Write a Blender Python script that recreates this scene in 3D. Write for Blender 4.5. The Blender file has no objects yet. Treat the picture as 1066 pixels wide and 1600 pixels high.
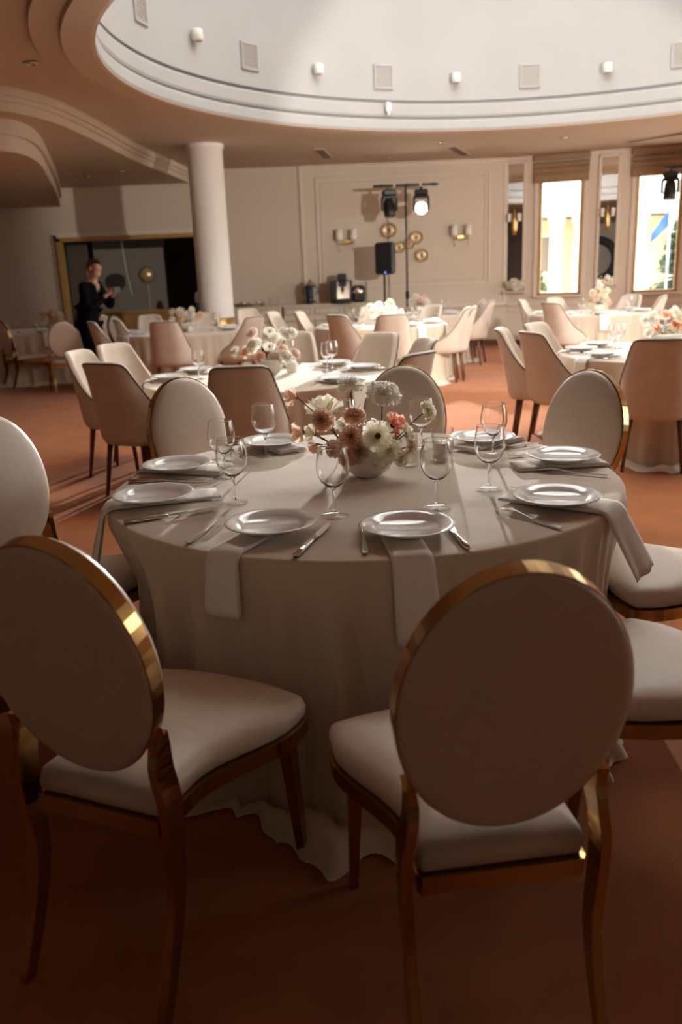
import bpy, math, random
from math import sin, cos, pi, radians, sqrt, atan2
from mathutils import Vector, Matrix, Euler

S = bpy.context.scene
COL = S.collection

# ------------------------------------------------------------------ camera, world, lights, exposure
cam_data = bpy.data.cameras.new('camera')
cam = bpy.data.objects.new('camera', cam_data); COL.objects.link(cam); S.camera = cam
PITCH, ROLL, FPX = 0.2785, -0.0402, 1314.28
_f = Vector((0, cos(PITCH), -sin(PITCH))); _r = Vector((1, 0, 0)); _u = _r.cross(_f)
CR = _r*cos(ROLL)+_u*sin(ROLL); CU = -_r*sin(ROLL)+_u*cos(ROLL)
CAMPOS = Vector((0, 0, 1.4846))
cam.matrix_world = Matrix(((CR.x, CU.x, -_f.x, CAMPOS.x), (CR.y, CU.y, -_f.y, CAMPOS.y), (CR.z, CU.z, -_f.z, CAMPOS.z), (0, 0, 0, 1)))
cam_data.sensor_fit = 'VERTICAL'; cam_data.sensor_height = 36; cam_data.lens = 36*FPX/1600
cam_data.clip_start = 0.05; cam_data.clip_end = 300
cam_data.dof.use_dof = True; cam_data.dof.focus_distance = 2.8; cam_data.dof.aperture_fstop = 2.8

S.view_settings.view_transform = 'Standard'; S.view_settings.look = 'None'
S.view_settings.gamma = 1.0; S.view_settings.use_curve_mapping = False
S.view_settings.exposure = 0.06
S.cycles.use_denoising = True
S.cycles.max_bounces = 14; S.cycles.diffuse_bounces = 6; S.cycles.glossy_bounces = 6
S.cycles.transmission_bounces = 12; S.cycles.transparent_max_bounces = 16
S.cycles.sample_clamp_indirect = 6.0; S.cycles.blur_glossy = 0.6
S.cycles.caustics_reflective = False; S.cycles.caustics_refractive = True

DRUM_C = (2.27, 8.35); DRUM_R = 4.16; CEIL = 3.35; DRUM_TOP = 6.6; SKY_R = 3.0
world = bpy.data.worlds.new('overcast_sky'); S.world = world; world.use_nodes = True
bg = world.node_tree.nodes['Background']; bg.inputs[0].default_value = (1.0, 0.975, 0.95, 1); bg.inputs[1].default_value = 8.0

def area_portal(name, loc, rot, sx, sy, shape='RECTANGLE'):
    l = bpy.data.lights.new(name, 'AREA'); l.shape = shape; l.size = sx; l.size_y = sy
    l.cycles.is_portal = True
    o = bpy.data.objects.new(name, l); o.location = loc; o.rotation_euler = rot; COL.objects.link(o)
    return o
area_portal('skylight_portal', (DRUM_C[0], DRUM_C[1], DRUM_TOP+0.02), (0, 0, 0), 2*SKY_R, 2*SKY_R, 'DISK')

def srgb(h):
    h = h.lstrip('#'); c = [int(h[i:i+2], 16)/255 for i in (0, 2, 4)]
    return tuple(((v+.055)/1.055)**2.4 if v > .04045 else v/12.92 for v in c)

# ------------------------------------------------------------------ materials
def mat(name, col, rough=.6, metal=0.0, noise=None, bump=None, sheen=0, spec=.5, emit=None, coat=0, mix2=None):
    m = bpy.data.materials.new(name); m.use_nodes = True
    nt = m.node_tree; b = nt.nodes['Principled BSDF']
    b.inputs['Base Color'].default_value = (*col, 1); b.inputs['Roughness'].default_value = rough
    b.inputs['Metallic'].default_value = metal; b.inputs['Specular IOR Level'].default_value = spec
    if coat: b.inputs['Coat Weight'].default_value = coat; b.inputs['Coat Roughness'].default_value = .15
    if sheen:
        b.inputs['Sheen Weight'].default_value = sheen; b.inputs['Sheen Roughness'].default_value = .4
    if emit:
        b.inputs['Emission Color'].default_value = (*emit[0], 1); b.inputs['Emission Strength'].default_value = emit[1]
    if noise or bump:
        tc = nt.nodes.new('ShaderNodeTexCoord')
    if noise:
        sc, amt = noise[0], noise[1]
        n = nt.nodes.new('ShaderNodeTexNoise'); n.inputs['Scale'].default_value = sc; n.inputs['Detail'].default_value = 4
        nt.links.new(tc.outputs['Object'], n.inputs['Vector'])
        r = nt.nodes.new('ShaderNodeValToRGB')
        c2 = mix2 or tuple(c*(1-amt) for c in col); c3 = col if mix2 else tuple(min(1, c*(1+amt)) for c in col)
        r.color_ramp.elements[0].color = (*c2, 1); r.color_ramp.elements[1].color = (*c3, 1)
        r.color_ramp.elements[0].position = .35; r.color_ramp.elements[1].position = .65
        nt.links.new(n.outputs['Fac'], r.inputs['Fac']); nt.links.new(r.outputs['Color'], b.inputs['Base Color'])
    if bump:
        kind, sc, st = bump
        if kind == 'noise':
            n2 = nt.nodes.new('ShaderNodeTexNoise'); n2.inputs['Scale'].default_value = sc; n2.inputs['Detail'].default_value = 3
            out = n2.outputs['Fac']
        else:
            n2 = nt.nodes.new('ShaderNodeTexWave'); n2.inputs['Scale'].default_value = sc; n2.bands_direction = 'X'
            out = n2.outputs['Fac']
        nt.links.new(tc.outputs['Object'], n2.inputs['Vector'])
        bp = nt.nodes.new('ShaderNodeBump'); bp.inputs['Strength'].default_value = st; bp.inputs['Distance'].default_value = .01
        nt.links.new(out, bp.inputs['Height']); nt.links.new(bp.outputs['Normal'], b.inputs['Normal'])
    return m

def petal_mat(name, c_in, c_out):
    m = mat(name, c_out, .6, noise=(30, .08), mix2=c_in)
    nt = m.node_tree; b = nt.nodes['Principled BSDF']
    t = nt.nodes.new('ShaderNodeBsdfTranslucent'); t.inputs[0].default_value = (*c_out, 1)
    mx = nt.nodes.new('ShaderNodeMixShader'); mx.inputs[0].default_value = .68
    nt.links.new(b.outputs[0], mx.inputs[1]); nt.links.new(t.outputs[0], mx.inputs[2])
    nt.links.new(mx.outputs[0], nt.nodes['Material Output'].inputs[0])
    return m

def glass_mat(name, tint=(1, 1, 1), rough=0.0, ior=1.45):
    m = bpy.data.materials.new(name); m.use_nodes = True; nt = m.node_tree
    nt.nodes.remove(nt.nodes['Principled BSDF'])
    g = nt.nodes.new('ShaderNodeBsdfGlass'); g.inputs['Color'].default_value = (*tint, 1); g.inputs['Roughness'].default_value = rough
    g.inputs['IOR'].default_value = ior
    nt.links.new(g.outputs[0], nt.nodes['Material Output'].inputs[0])
    return m

def thin_glass(name, tint=(1, 1, 1), refl=1.0, base=0.03):
    """thin sheet of glass: mostly transparent, reflecting more at grazing angles"""
    m = bpy.data.materials.new(name); m.use_nodes = True; nt = m.node_tree
    nt.nodes.remove(nt.nodes['Principled BSDF'])
    t = nt.nodes.new('ShaderNodeBsdfTransparent'); t.inputs[0].default_value = (*tint, 1)
    g = nt.nodes.new('ShaderNodeBsdfGlossy'); g.inputs['Roughness'].default_value = 0.0
    lw = nt.nodes.new('ShaderNodeLayerWeight'); lw.inputs[0].default_value = .12
    mu = nt.nodes.new('ShaderNodeMath'); mu.operation = 'MULTIPLY_ADD'; mu.inputs[1].default_value = refl; mu.inputs[2].default_value = base
    mx = nt.nodes.new('ShaderNodeMixShader')
    nt.links.new(lw.outputs['Fresnel'], mu.inputs[0]); nt.links.new(mu.outputs[0], mx.inputs[0])
    nt.links.new(t.outputs[0], mx.inputs[1]); nt.links.new(g.outputs[0], mx.inputs[2])
    nt.links.new(mx.outputs[0], nt.nodes['Material Output'].inputs[0])
    return m

M = dict(
    carpet=mat('terracotta_carpet', (.42, .142, .048), .95, noise=(3.0, .10), bump=('noise', 400, .5), spec=.1, sheen=.2),
    wall=mat('beige_wall', (.64, .54, .435), .75, noise=(.7, .03), spec=.3),
    wallpaper=mat('ribbed_wallpaper', (.60, .50, .40), .8, noise=(25, .03), spec=.2),
    ceil=mat('ceiling_paint', (.55, .45, .345), .85, spec=.2),
    drum=mat('white_plaster', (.415, .405, .395), .8, noise=(1.5, .02), spec=.2),
    pillar=mat('pillar_plaster', (.72, .68, .63), .7, noise=(2, .02)),
    trim=mat('beige_trim', (.66, .56, .45), .5),
    white=mat('white_plastic', (.8, .77, .72), .4),
    vent=mat('vent_grey', (.42, .39, .36), .6),
    ventdark=mat('vent_dark', (.10, .075, .06), .7),
    cloth=mat('beige_velvet_cloth', (.64, .53, .415), .85, noise=(2.2, .05), bump=('noise', 7, .30), sheen=.5, spec=.2),
    napkin=mat('white_linen', (.86, .82, .77), .9, bump=('noise', 500, .15), spec=.15),
    leather=mat('cream_leatherette', (.70, .60, .50), .42, noise=(40, .02), bump=('noise', 300, .08)),
    velvet=mat('cream_velvet', (.64, .54, .445), .9, noise=(6, .05), bump=('noise', 250, .1), sheen=.4, spec=.15),
    piping=mat('brown_piping', (.10, .065, .045), .7),
    gold=mat('polished_gold', (.46, .285, .11), .14, 1.0),
    goldmatte=mat('brushed_brass', (.62, .40, .15), .35, 1.0),
    amber=mat('amber_glass_plate', (.56, .40, .22), .25, .25),
    goldwood=mat('golden_wood_frame', (.48, .28, .09), .35, .3),
    wood=mat('dark_walnut_leg', (.13, .05, .025), .45, noise=(12, .2)),
    brownwood=mat('brown_wood', (.30, .15, .05), .5, noise=(5, .15)),
    china=mat('white_china', (.88, .86, .83), .12, coat=.5),
    steel=mat('polished_steel', (.74, .72, .69), .16, 1.0),
    glass=glass_mat('clear_glass'),
    tglass=thin_glass('thin_clear_glass', (.98, .98, .97), .45, .02),
    pane=thin_glass('window_glass', (.97, .98, .97), .6, .02),
    darkpane=thin_glass('partition_glass', (.55, .5, .46), .8, .04),
    mirror=mat('mirror', (.86, .84, .82), .01, 1.0),
    bowl=mat('white_ceramic_bowl', (.72, .68, .62), .35),
    wax=mat('white_wax', (.82, .78, .72), .5),
    black=mat('black_plastic', (.012, .012, .013), .4),
    blackmetal=mat('black_metal', (.02, .02, .022), .35, .5),
    chrome=mat('chrome', (.75, .74, .72), .1, 1.0),
    lamp=mat('lamp_lens', (1, 1, 1), .3, emit=((1, .97, .93), 60)),
    led=mat('blue_led', (.02, .05, .4), .3, emit=((.1, .25, 1), 4)),
    lens=mat('lens_glass', (.03, .04, .06), .05),
    shade=mat('white_lamp_shade', (.82, .77, .70), .7),
    cabinet=mat('cream_cabinet', (.60, .52, .41), .45, noise=(4, .04)),
    cabline=mat('gilt_moulding', (.34, .24, .11), .4, .4),
    blind=mat('tan_roman_blind', (.29, .18, .095), .8, noise=(3, .06), bump=('noise', 200, .2)),
    stem=mat('dark_green_stem', (.03, .05, .02), .6),
    leaf=mat('green_leaf', (.08, .13, .05), .6),
    skin=mat('skin', (.62, .36, .25), .5),
    hair=mat('auburn_hair', (.09, .035, .018), .5, noise=(40, .3)),
    hairlight=mat('blonde_hair', (.45, .27, .12), .5, noise=(40, .2)),
    suit=mat('black_suit', (.006, .006, .0065), .8, spec=.1),
    balloon=mat('gold_balloon', (.62, .47, .24), .25, .6),
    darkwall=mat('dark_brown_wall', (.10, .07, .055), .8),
    panel=mat('grey_panel', (.30, .255, .215), .8),
    facade=mat('yellow_facade', (.80, .66, .45), .9),
    facadewhite=mat('white_column', (.86, .84, .80), .8),
    roof=mat('pale_grey_roof', (.55, .55, .55), .8),
    needle=mat('spruce_needles', (.06, .10, .055), .8, noise=(3, .3)),
    bark=mat('bark', (.12, .08, .05), .9),
    flag=mat('blue_flag', (.03, .10, .26), .7),
    ground=mat('pale_paving', (.45, .43, .40), .9, noise=(1, .1)),
    blackring=mat('black_wreath', (.02, .018, .016), .7, bump=('noise', 60, 1)),
    p_peach=petal_mat('peach_petal', (.94, .58, .42), (.96, .78, .65)),
    p_coral=petal_mat('coral_petal', (.85, .34, .24), (.92, .54, .42)),
    p_cream=petal_mat('cream_petal', (.88, .82, .60), (.95, .91, .78)),
    p_white=petal_mat('white_petal', (.90, .88, .78), (.96, .94, .88)),
    p_pink=petal_mat('pale_pink_petal', (.88, .62, .50), (.95, .83, .74)),
    p_blue=petal_mat('grey_blue_petal', (.35, .36, .40), (.55, .55, .58)),
    centre=mat('dark_flower_centre', (.10, .09, .03), .8),
)

# ------------------------------------------------------------------ mesh helpers
class MB:
    def __init__(s): s.v = []; s.f = []; s.smooth = []
    def add(s, vs, fs, smooth=True, mtx=None):
        o = len(s.v)
        if mtx is not None: vs = [mtx @ Vector(v) for v in vs]
        s.v += [tuple(v) for v in vs]; s.f += [tuple(i+o for i in f) for f in fs]; s.smooth += [smooth]*len(fs)
        return s
    def box(s, c, d, rz=0, mtx=None, ch=0):
        cx, cy, cz = c; x, y, z = d[0]/2, d[1]/2, d[2]/2
        m = Matrix.Translation(c) @ Matrix.Rotation(rz, 4, 'Z')
        if mtx is not None: m = mtx @ m
        if ch <= 0:
            vs = [(a*x, b*y, e*z) for e in (-1, 1) for b in (-1, 1) for a in (-1, 1)]
            fs = [(0, 2, 3, 1), (4, 5, 7, 6), (0, 1, 5, 4), (2, 6, 7, 3), (0, 4, 6, 2), (1, 3, 7, 5)]
            return s.add(vs, fs, False, m)
        # chamfered: stacked rounded outlines
        def ring(k, zz):
            X, Y = x-k, y-k; q = min(ch, X*.99, Y*.99)
            return [(X-q, -Y, zz), (X, -Y+q, zz), (X, Y-q, zz), (X-q, Y, zz), (-X+q, Y, zz), (-X, Y-q, zz), (-X, -Y+q, zz), (-X+q, -Y, zz)]
        rings = [ring(ch, -z), ring(0, -z+ch), ring(0, z-ch), ring(ch, z)]
        s.loft(rings, True, True, True, mtx=m, smooth=False); return s
    def loft(s, rings, closed=True, cap0=False, cap1=False, mtx=None, smooth=True):
        n = len(rings[0]); vs = [p for r in rings for p in r]; fs = []
        for i in range(len(rings)-1):
            for j in range(n if closed else n-1):
                a = i*n+j; b = i*n+(j+1) % n
                fs.append((a, b, b+n, a+n))
        if cap0: fs.append(tuple(reversed(range(n))))
        if cap1: fs.append(tuple(range((len(rings)-1)*n, len(rings)*n)))
        return s.add(vs, fs, smooth, mtx)
    def lathe(s, prof, n=24, mtx=None, smooth=True, cap0=False, cap1=False):
        rings = [[(r*cos(2*pi*k/n), r*sin(2*pi*k/n), z) for k in range(n)] for r, z in prof]
        return s.loft(rings, True, cap0, cap1, mtx, smooth)
    def tube(s, pts, rad, n=8, mtx=None, cap=True):
        pts = [Vector(p) for p in pts]; rings = []
        if not isinstance(rad, (list, tuple)): rad = [rad]*len(pts)
        up = None
        for i, p in enumerate(pts):
            t = (pts[min(i+1, len(pts)-1)]-pts[max(i-1, 0)]).normalized()
            if up is None:
                up = t.orthogonal().normalized()
            up = (up - t*up.dot(t)).normalized(); w = t.cross(up)
            rings.append([p+(up*cos(2*pi*k/n)+w*sin(2*pi*k/n))*rad[i] for k in range(n)])
        return s.loft(rings, True, cap, cap, mtx)
    def ribbon(s, pts, widths, thick, normal_fn=None, mtx=None):
        """flat bar along pts, rectangular section: width along local side, thickness along normal"""
        pts = [Vector(p) for p in pts]; rings = []
        for i, p in enumerate(pts):
            t = (pts[min(i+1, len(pts)-1)]-pts[max(i-1, 0)]).normalized()
            nrm = normal_fn(i, t) if normal_fn else Vector((0, 0, 1))
            side = t.cross(nrm).normalized(); nn = side.cross(t).normalized()
            w = widths[i] if isinstance(widths, (list, tuple)) else widths
            th = thick[i] if isinstance(thick, (list, tuple)) else thick
            a, b = side*w/2, nn*th/2
            rings.append([p-a-b, p+a-b, p+a+b, p-a+b])
        return s.loft(rings, True, True, True, mtx, False)
    def grid(s, rows, mtx=None, smooth=True):
        return s.loft(rows, False, mtx=mtx, smooth=smooth)
    def mesh(s, name):
        me = bpy.data.meshes.new(name); me.from_pydata(s.v, [], s.f)
        me.polygons.foreach_set('use_smooth', s.smooth); me.update()
        return me

def obj(name, mb, m, parent=None, loc=(0, 0, 0), rot=(0, 0, 0)):
    me = mb if isinstance(mb, bpy.types.Mesh) else mb.mesh(name)
    if m is not None and not me.materials: me.materials.append(m)
    o = bpy.data.objects.new(name, me); COL.objects.link(o)
    o.location = loc; o.rotation_euler = rot
    if parent is not None: o.parent = parent
    return o
def tag(o, label, cat, group=None):
    o['label'] = label; o['category'] = cat
    if group: o['group'] = group
    return o
def thing(name, label, cat, loc=(0, 0, 0), rz=0, group=None):
    o = bpy.data.objects.new(name, None); COL.objects.link(o); o.empty_display_size = .1
    o.location = loc; o.rotation_euler = (0, 0, rz)
    return tag(o, label, cat, group)
def struct(name, mb, m, parent=None):
    o = obj(name, mb, m, parent)
    if parent is None: o['kind'] = 'structure'
    return o
def dup(root, loc, rz, label=None, group=None, scale=None):
    r = root.copy(); COL.objects.link(r); r.location = loc
    r.rotation_euler = (root.rotation_euler[0], root.rotation_euler[1], rz) if not isinstance(rz, (tuple, Euler)) else rz
    if label: r['label'] = label
    if group: r['group'] = group
    if scale: r.scale = scale
    for ch in list(root.children):
        c = ch.copy(); COL.objects.link(c); c.parent = r
        for g in ch.children:
            d = g.copy(); COL.objects.link(d); d.parent = c
    return r
ORD = ['first', 'second', 'third', 'fourth', 'fifth', 'sixth', 'seventh', 'eighth', 'ninth', 'tenth', 'eleventh', 'twelfth', 'thirteenth', 'fourteenth']

# ------------------------------------------------------------------ the room
# wall line: flat rear wall, then a many-sided wall of mirrors and windows around the drum
A = Vector((3.3, 16.4)); e0 = Vector((2.85, -.95)).normalized()
SEG = 3.28
seg_pts = [A.copy()]; dirs = []
ang = atan2(e0.y, e0.x); p = A.copy()
for i in range(5):
    d = Vector((cos(ang), sin(ang))); p = p+d*SEG; seg_pts.append(p.copy()); dirs.append(d); ang -= radians(23.0)
room_poly = [Vector((-9, 16.4))] + seg_pts + [Vector((seg_pts[-1].x, -1.7)), Vector((-9, -1.7))]

fl = MB(); fl.add([(q.x, q.y, 0) for q in reversed(room_poly)], [tuple(range(len(room_poly)))], False)
struct('floor', fl, M['carpet'])

def ray_poly(c, th):
    d = Vector((cos(th), sin(th))); best = 1e9
    for i in range(len(room_poly)):
        a, b = room_poly[i], room_poly[(i+1) % len(room_poly)]; e = b-a
        den = d.x*e.y-d.y*e.x
        if abs(den) < 1e-9: continue
        t = ((a.x-c[0])*e.y-(a.y-c[1])*e.x)/den; s = ((a.x-c[0])*d.y-(a.y-c[1])*d.x)/den
        if t > 0 and -1e-6 <= s <= 1+1e-6: best = min(best, t)
    return best
ths = sorted([2*pi*k/180-pi for k in range(180)] + [atan2(q.y-DRUM_C[1], q.x-DRUM_C[0]) for q in room_poly])
def ringpts(r, z): return [(DRUM_C[0]+r*cos(t), DRUM_C[1]+r*sin(t), z) for t in ths]
ce = MB()
outer = [(DRUM_C[0]+(ray_poly(DRUM_C, t)+.12)*cos(t), DRUM_C[1]+(ray_poly(DRUM_C, t)+.12)*sin(t), CEIL) for t in ths]
ce.loft([outer, ringpts(4.64, CEIL)], True, smooth=False)
struct('ceiling', ce, M['ceil'])
rg = MB()
prof = [(4.64, CEIL), (4.64, CEIL-.045), (4.42, CEIL-.045), (4.42, CEIL-.085), (4.20, CEIL-.085), (DRUM_R+.005, CEIL-.08), (DRUM_R, CEIL-.07)]
for a, b in zip(prof, prof[1:]): rg.loft([ringpts(*a), ringpts(*b)], True, smooth=False)
struct('trim_1', rg, M['ceil'])
dr = MB()
def band(z0, z1, r):   # softly convex moulding band around the drum
    pr = [(r+.05, z0), (r+.012, z0+.004), (r, z0+.03), (r, z1-.03), (r+.012, z1-.008), (r+.07, z1)]
    for a, b in zip(pr, pr[1:]): dr.loft([ringpts(*a), ringpts(*b)], True, smooth=False)
band(CEIL-.075, 3.425, DRUM_R); band(3.445, 3.625, DRUM_R+.02)
for (r0, z0), (r1, z1) in (((DRUM_R+.07, 3.42), (DRUM_R+.07, 3.46)), ((DRUM_R+.09, 3.60), (DRUM_R+.09, 3.66)), ((DRUM_R+.09, 3.655), (DRUM_R+.035, 3.66))):
    dr.loft([ringpts(r0, z0), ringpts(r1, z1)], True, smooth=False)
struct('trim_2', dr, M['drum'])
dw = MB(); dw.loft([ringpts(DRUM_R+.035, 3.655), ringpts(DRUM_R+.035, DRUM_TOP)], True, smooth=True); dw.loft([ringpts(DRUM_R+.1, DRUM_TOP), ringpts(SKY_R, DRUM_TOP), ringpts(SKY_R, DRUM_TOP+.25)], True, smooth=False)  # unseen top ring added to narrow the skylight and hold back its light
struct('wall_drum', dw, M['drum'])
sk = MB()
for k in range(16):
    t = 2*pi*k/16
    sk.box((DRUM_C[0]+SKY_R/2*cos(t), DRUM_C[1]+SKY_R/2*sin(t), DRUM_TOP+.08), (SKY_R, .05, .10), rz=t)
for r in (1.0, 2.0, SKY_R):
    n = 64; sk.tube([(DRUM_C[0]+r*cos(2*pi*k/n), DRUM_C[1]+r*sin(2*pi*k/n), DRUM_TOP+.08) for k in range(n+1)], .04, 6)
skw = struct('window_1', sk, M['white'])
gp = MB(); gp.lathe([(0.001, DRUM_TOP+.12), (SKY_R+.05, DRUM_TOP+.12)], 64, Matrix.Translation((DRUM_C[0], DRUM_C[1], 0)))
struct('pane', gp, M['pane'], skw)

def wall_cells(mb, p0, d, L, z0, z1, holes, thick=.14):
    """wall from p0 along unit d, inner face on the room side (thickness goes outward = left of d)"""
    us = sorted({0, L, *[h[0] for h in holes], *[h[1] for h in holes]}); zs = sorted({z0, z1, *[h[2] for h in holes], *[h[3] for h in holes]})
    n = Vector((-d.y, d.x))
    for i in range(len(us)-1):
        for j in range(len(zs)-1):
            u, v, a, b = us[i], us[i+1], zs[j], zs[j+1]
            if any(h[0] <= u+1e-6 and v <= h[1]+1e-6 and h[2] <= a+1e-6 and b <= h[3]+1e-6 for h in holes): continue
            c = p0+d*(u+v)/2+n*thick/2
            mb.box((c.x, c.y, (a+b)/2), (v-u, thick, b-a), rz=atan2(d.y, d.x))
def on_wall(p0, d, s, out=0.0):   # a point on the wall, out = towards the room
    q = p0+d*s-Vector((-d.y, d.x))*out
    return q
# rear wall with the wide opening into the next room
wr = MB(); P0 = Vector((-9, 16.4)); DX = Vector((1, 0))
wall_cells(wr, P0, DX, 12.3, 0, CEIL+.02, [(4.02, 6.95, 0, 2.2)])
struct('wall_rear', wr, M['wallpaper'])
# panelled section of the rear wall: raised board, moulding frames, chair rail
pn = MB(); pn.box((1.38, 16.392, 2.06), (3.84, .02, 2.58)); struct('trim_3', pn, M['wall'])
def frame_rect(mb, x0, x1, z0, z1, y, w=.035, t=.03):
    for zz in (z0, z1): mb.box(((x0+x1)/2, y, zz), (x1-x0+w, t, w), ch=.006)
    for xx in (x0, x1): mb.box((xx, y, (z0+z1)/2), (w, t, z1-z0-w), ch=.006)
f1 = MB(); frame_rect(f1, -.22, 2.95, 1.17, 3.12, 16.375); frame_rect(f1, -.14, 2.87, 1.25, 3.04, 16.378, .015, .02)
struct('trim_4', f1, M['trim'])
f2 = MB(); frame_rect(f2, -.5, 3.24, .78, 3.3, 16.378, .05, .025); f2.box((1.3, 16.37, .76), (3.9, .05, .05), ch=.01); struct('trim_5', f2, M['trim'])
bb = MB(); bb.box((-1.0, 16.385, .06), (2.1, .03, .12)); bb.box((1.7, 16.385, .06), (3.2, .03, .12)); struct('baseboard_rear', bb, M['wood'])
# the opening: golden timber frame and the room beyond
dfm = MB()
dfm.box((-5.0, 16.38, 1.13), (.07, .22, 2.26)); dfm.box((-3.52, 16.38, 2.235), (3.03, .22, .07)); dfm.box((-2.03, 16.38, 1.13), (.07, .22, 2.26))
d1 = struct('door_1', dfm, M['goldwood'])
dcas = MB(); dcas.box((-5.09, 16.385, 1.16), (.09, .05, 2.32)); dcas.box((-3.52, 16.385, 2.31), (3.2, .05, .09)); dcas.box((-1.95, 16.385, 1.16), (.09, .05, 2.32)); obj('casing', dcas, M['trim'], d1)
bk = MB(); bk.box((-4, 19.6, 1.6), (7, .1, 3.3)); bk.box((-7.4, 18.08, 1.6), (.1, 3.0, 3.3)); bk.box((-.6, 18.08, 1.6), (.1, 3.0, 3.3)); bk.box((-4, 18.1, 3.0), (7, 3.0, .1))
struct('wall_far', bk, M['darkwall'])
b2 = MB(); b2.add([(-7.5, 16.35, .0), (-.5, 16.35, .0), (-.5, 19.7, .0), (-7.5, 19.7, .0)], [(0, 1, 2, 3)], False); struct('floor_far', b2, M['carpet'])
ps = thing('screen_panel', 'pale grey wall panel standing inside the dark room beyond the opening', 'panel', (-4.3, 18.6, 0))
q = MB(); q.box((.05, 0, 1.15), (1.5, .06, 2.3), ch=.01); obj('board', q, M['panel'], ps)
q = MB(); q.box((.05, -.05, 2.33), (1.45, .05, .03)); obj('top_rail', q, M['white'], ps)
ps2 = thing('side_panel_board', 'narrow brownish panel with a handle by the door frame', 'panel', (-5.05, 17.6, 0))
q = MB(); q.box((0, 0, 1.1), (.42, .05, 2.2), ch=.01); obj('board', q, M['panel'], ps2)
q = MB(); q.box((.14, -.04, 1.05), (.03, .04, .3), ch=.008); obj('handle', q, M['blackmetal'], ps2)

# mirror and window wall
pitch = SEG/4
win_no = 2; wall_names = ['wall_right', 'wall_right_1', 'wall_right_2', 'wall_right_3', 'wall_right_4']
mirrors = []; winspec = []
for i in range(5):
    p0 = seg_pts[i]; d = dirs[i]
    holes = []
    for k in (0, 1):
        s0 = ((.565, 1.325), (2.235, 2.985))[k] if i == 0 else ((.15, 1.55), (1.73, 3.13))[k]
        holes.append((s0[0], s0[1], .91, 2.92) if i == 0 else (s0[0], s0[1], .35, 3.05)); winspec.append((i, s0))  # side windows out of view, enlarged to let in more daylight
    w = MB(); wall_cells(w, p0, d, SEG, 0, CEIL+.02, holes); struct(wall_names[i], w, M['wall'])
    tr = MB(); c = on_wall(p0, d, SEG/2, .02); tr.box((c.x, c.y, .755), (SEG, .04, .05), rz=atan2(d.y, d.x))
    c = on_wall(p0, d, SEG/2, .012); tr.box((c.x, c.y, .65), (SEG, .02, .02), rz=atan2(d.y, d.x))
    struct('trim_%d' % (6+i), tr, M['trim'])
    tr = MB(); c = on_wall(p0, d, SEG/2, .015); tr.box((c.x, c.y, .05), (SEG, .03, .10), rz=atan2(d.y, d.x)); struct('baseboard_right' + ('' if i == 0 else '_%d' % i), tr, M['wood'])
    rz = atan2(d.y, d.x)
    for k, sc in enumerate((.135, 1.77)):
        if i > 0: break
        c = on_wall(p0, d, sc, .0)
        lab = ['tall narrow wall mirror beside the panelled rear wall', 'tall narrow wall mirror between the two windows'][k]
        mr = thing('wall_mirror', lab, 'mirror', (c.x, c.y, 2.15), rz, 'tall mirrors between the windows')
        g = MB(); g.box((0, -.012, 0), (.285, .012, 2.16)); obj('mirror_glass', g, M['mirror'], mr)
        g = MB()
        for xx in (-.165, .165): g.box((xx, -.02, 0), (.05, .04, 2.26), ch=.008)
        for zz in (-1.105, 1.105): g.box((0, -.02, zz), (.38, .04, .05), ch=.008)
        obj('frame', g, M['trim'], mr)
        if i == 0:
            c2 = on_wall(p0, d, sc-.01, .02)
            sl = ['gilt wall sconce mounted over the mirror by the panelled wall', 'gilt wall sconce mounted over the mirror between the windows'][k]
            sn = thing('wall_sconce', sl, 'sconce', (c2.x, c2.y, 2.2), rz, 'gilt sconces on the mirrors')
            g = MB(); g.lathe([(.001, -.2), (.03, -.19), (.042, -.1), (.045, .05), (.035, .12), (.012, .2), (.001, .27)], 12, Matrix.Translation((0, -.05, 0))); obj('body', g, M['goldmatte'], sn)
            g = MB(); g.tube([(-.09, -.08, .06), (0, -.05, 0), (.09, -.08, .06)], .009, 6); obj('arm', g, M['goldmatte'], sn)
            for xx in (-.09, .09):
                g = MB(); g.lathe([(.03, .04), (.036, .18)], 12, Matrix.Translation((xx, -.08, 0))); obj('lamp_shade', g, M['shade'], sn)
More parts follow.
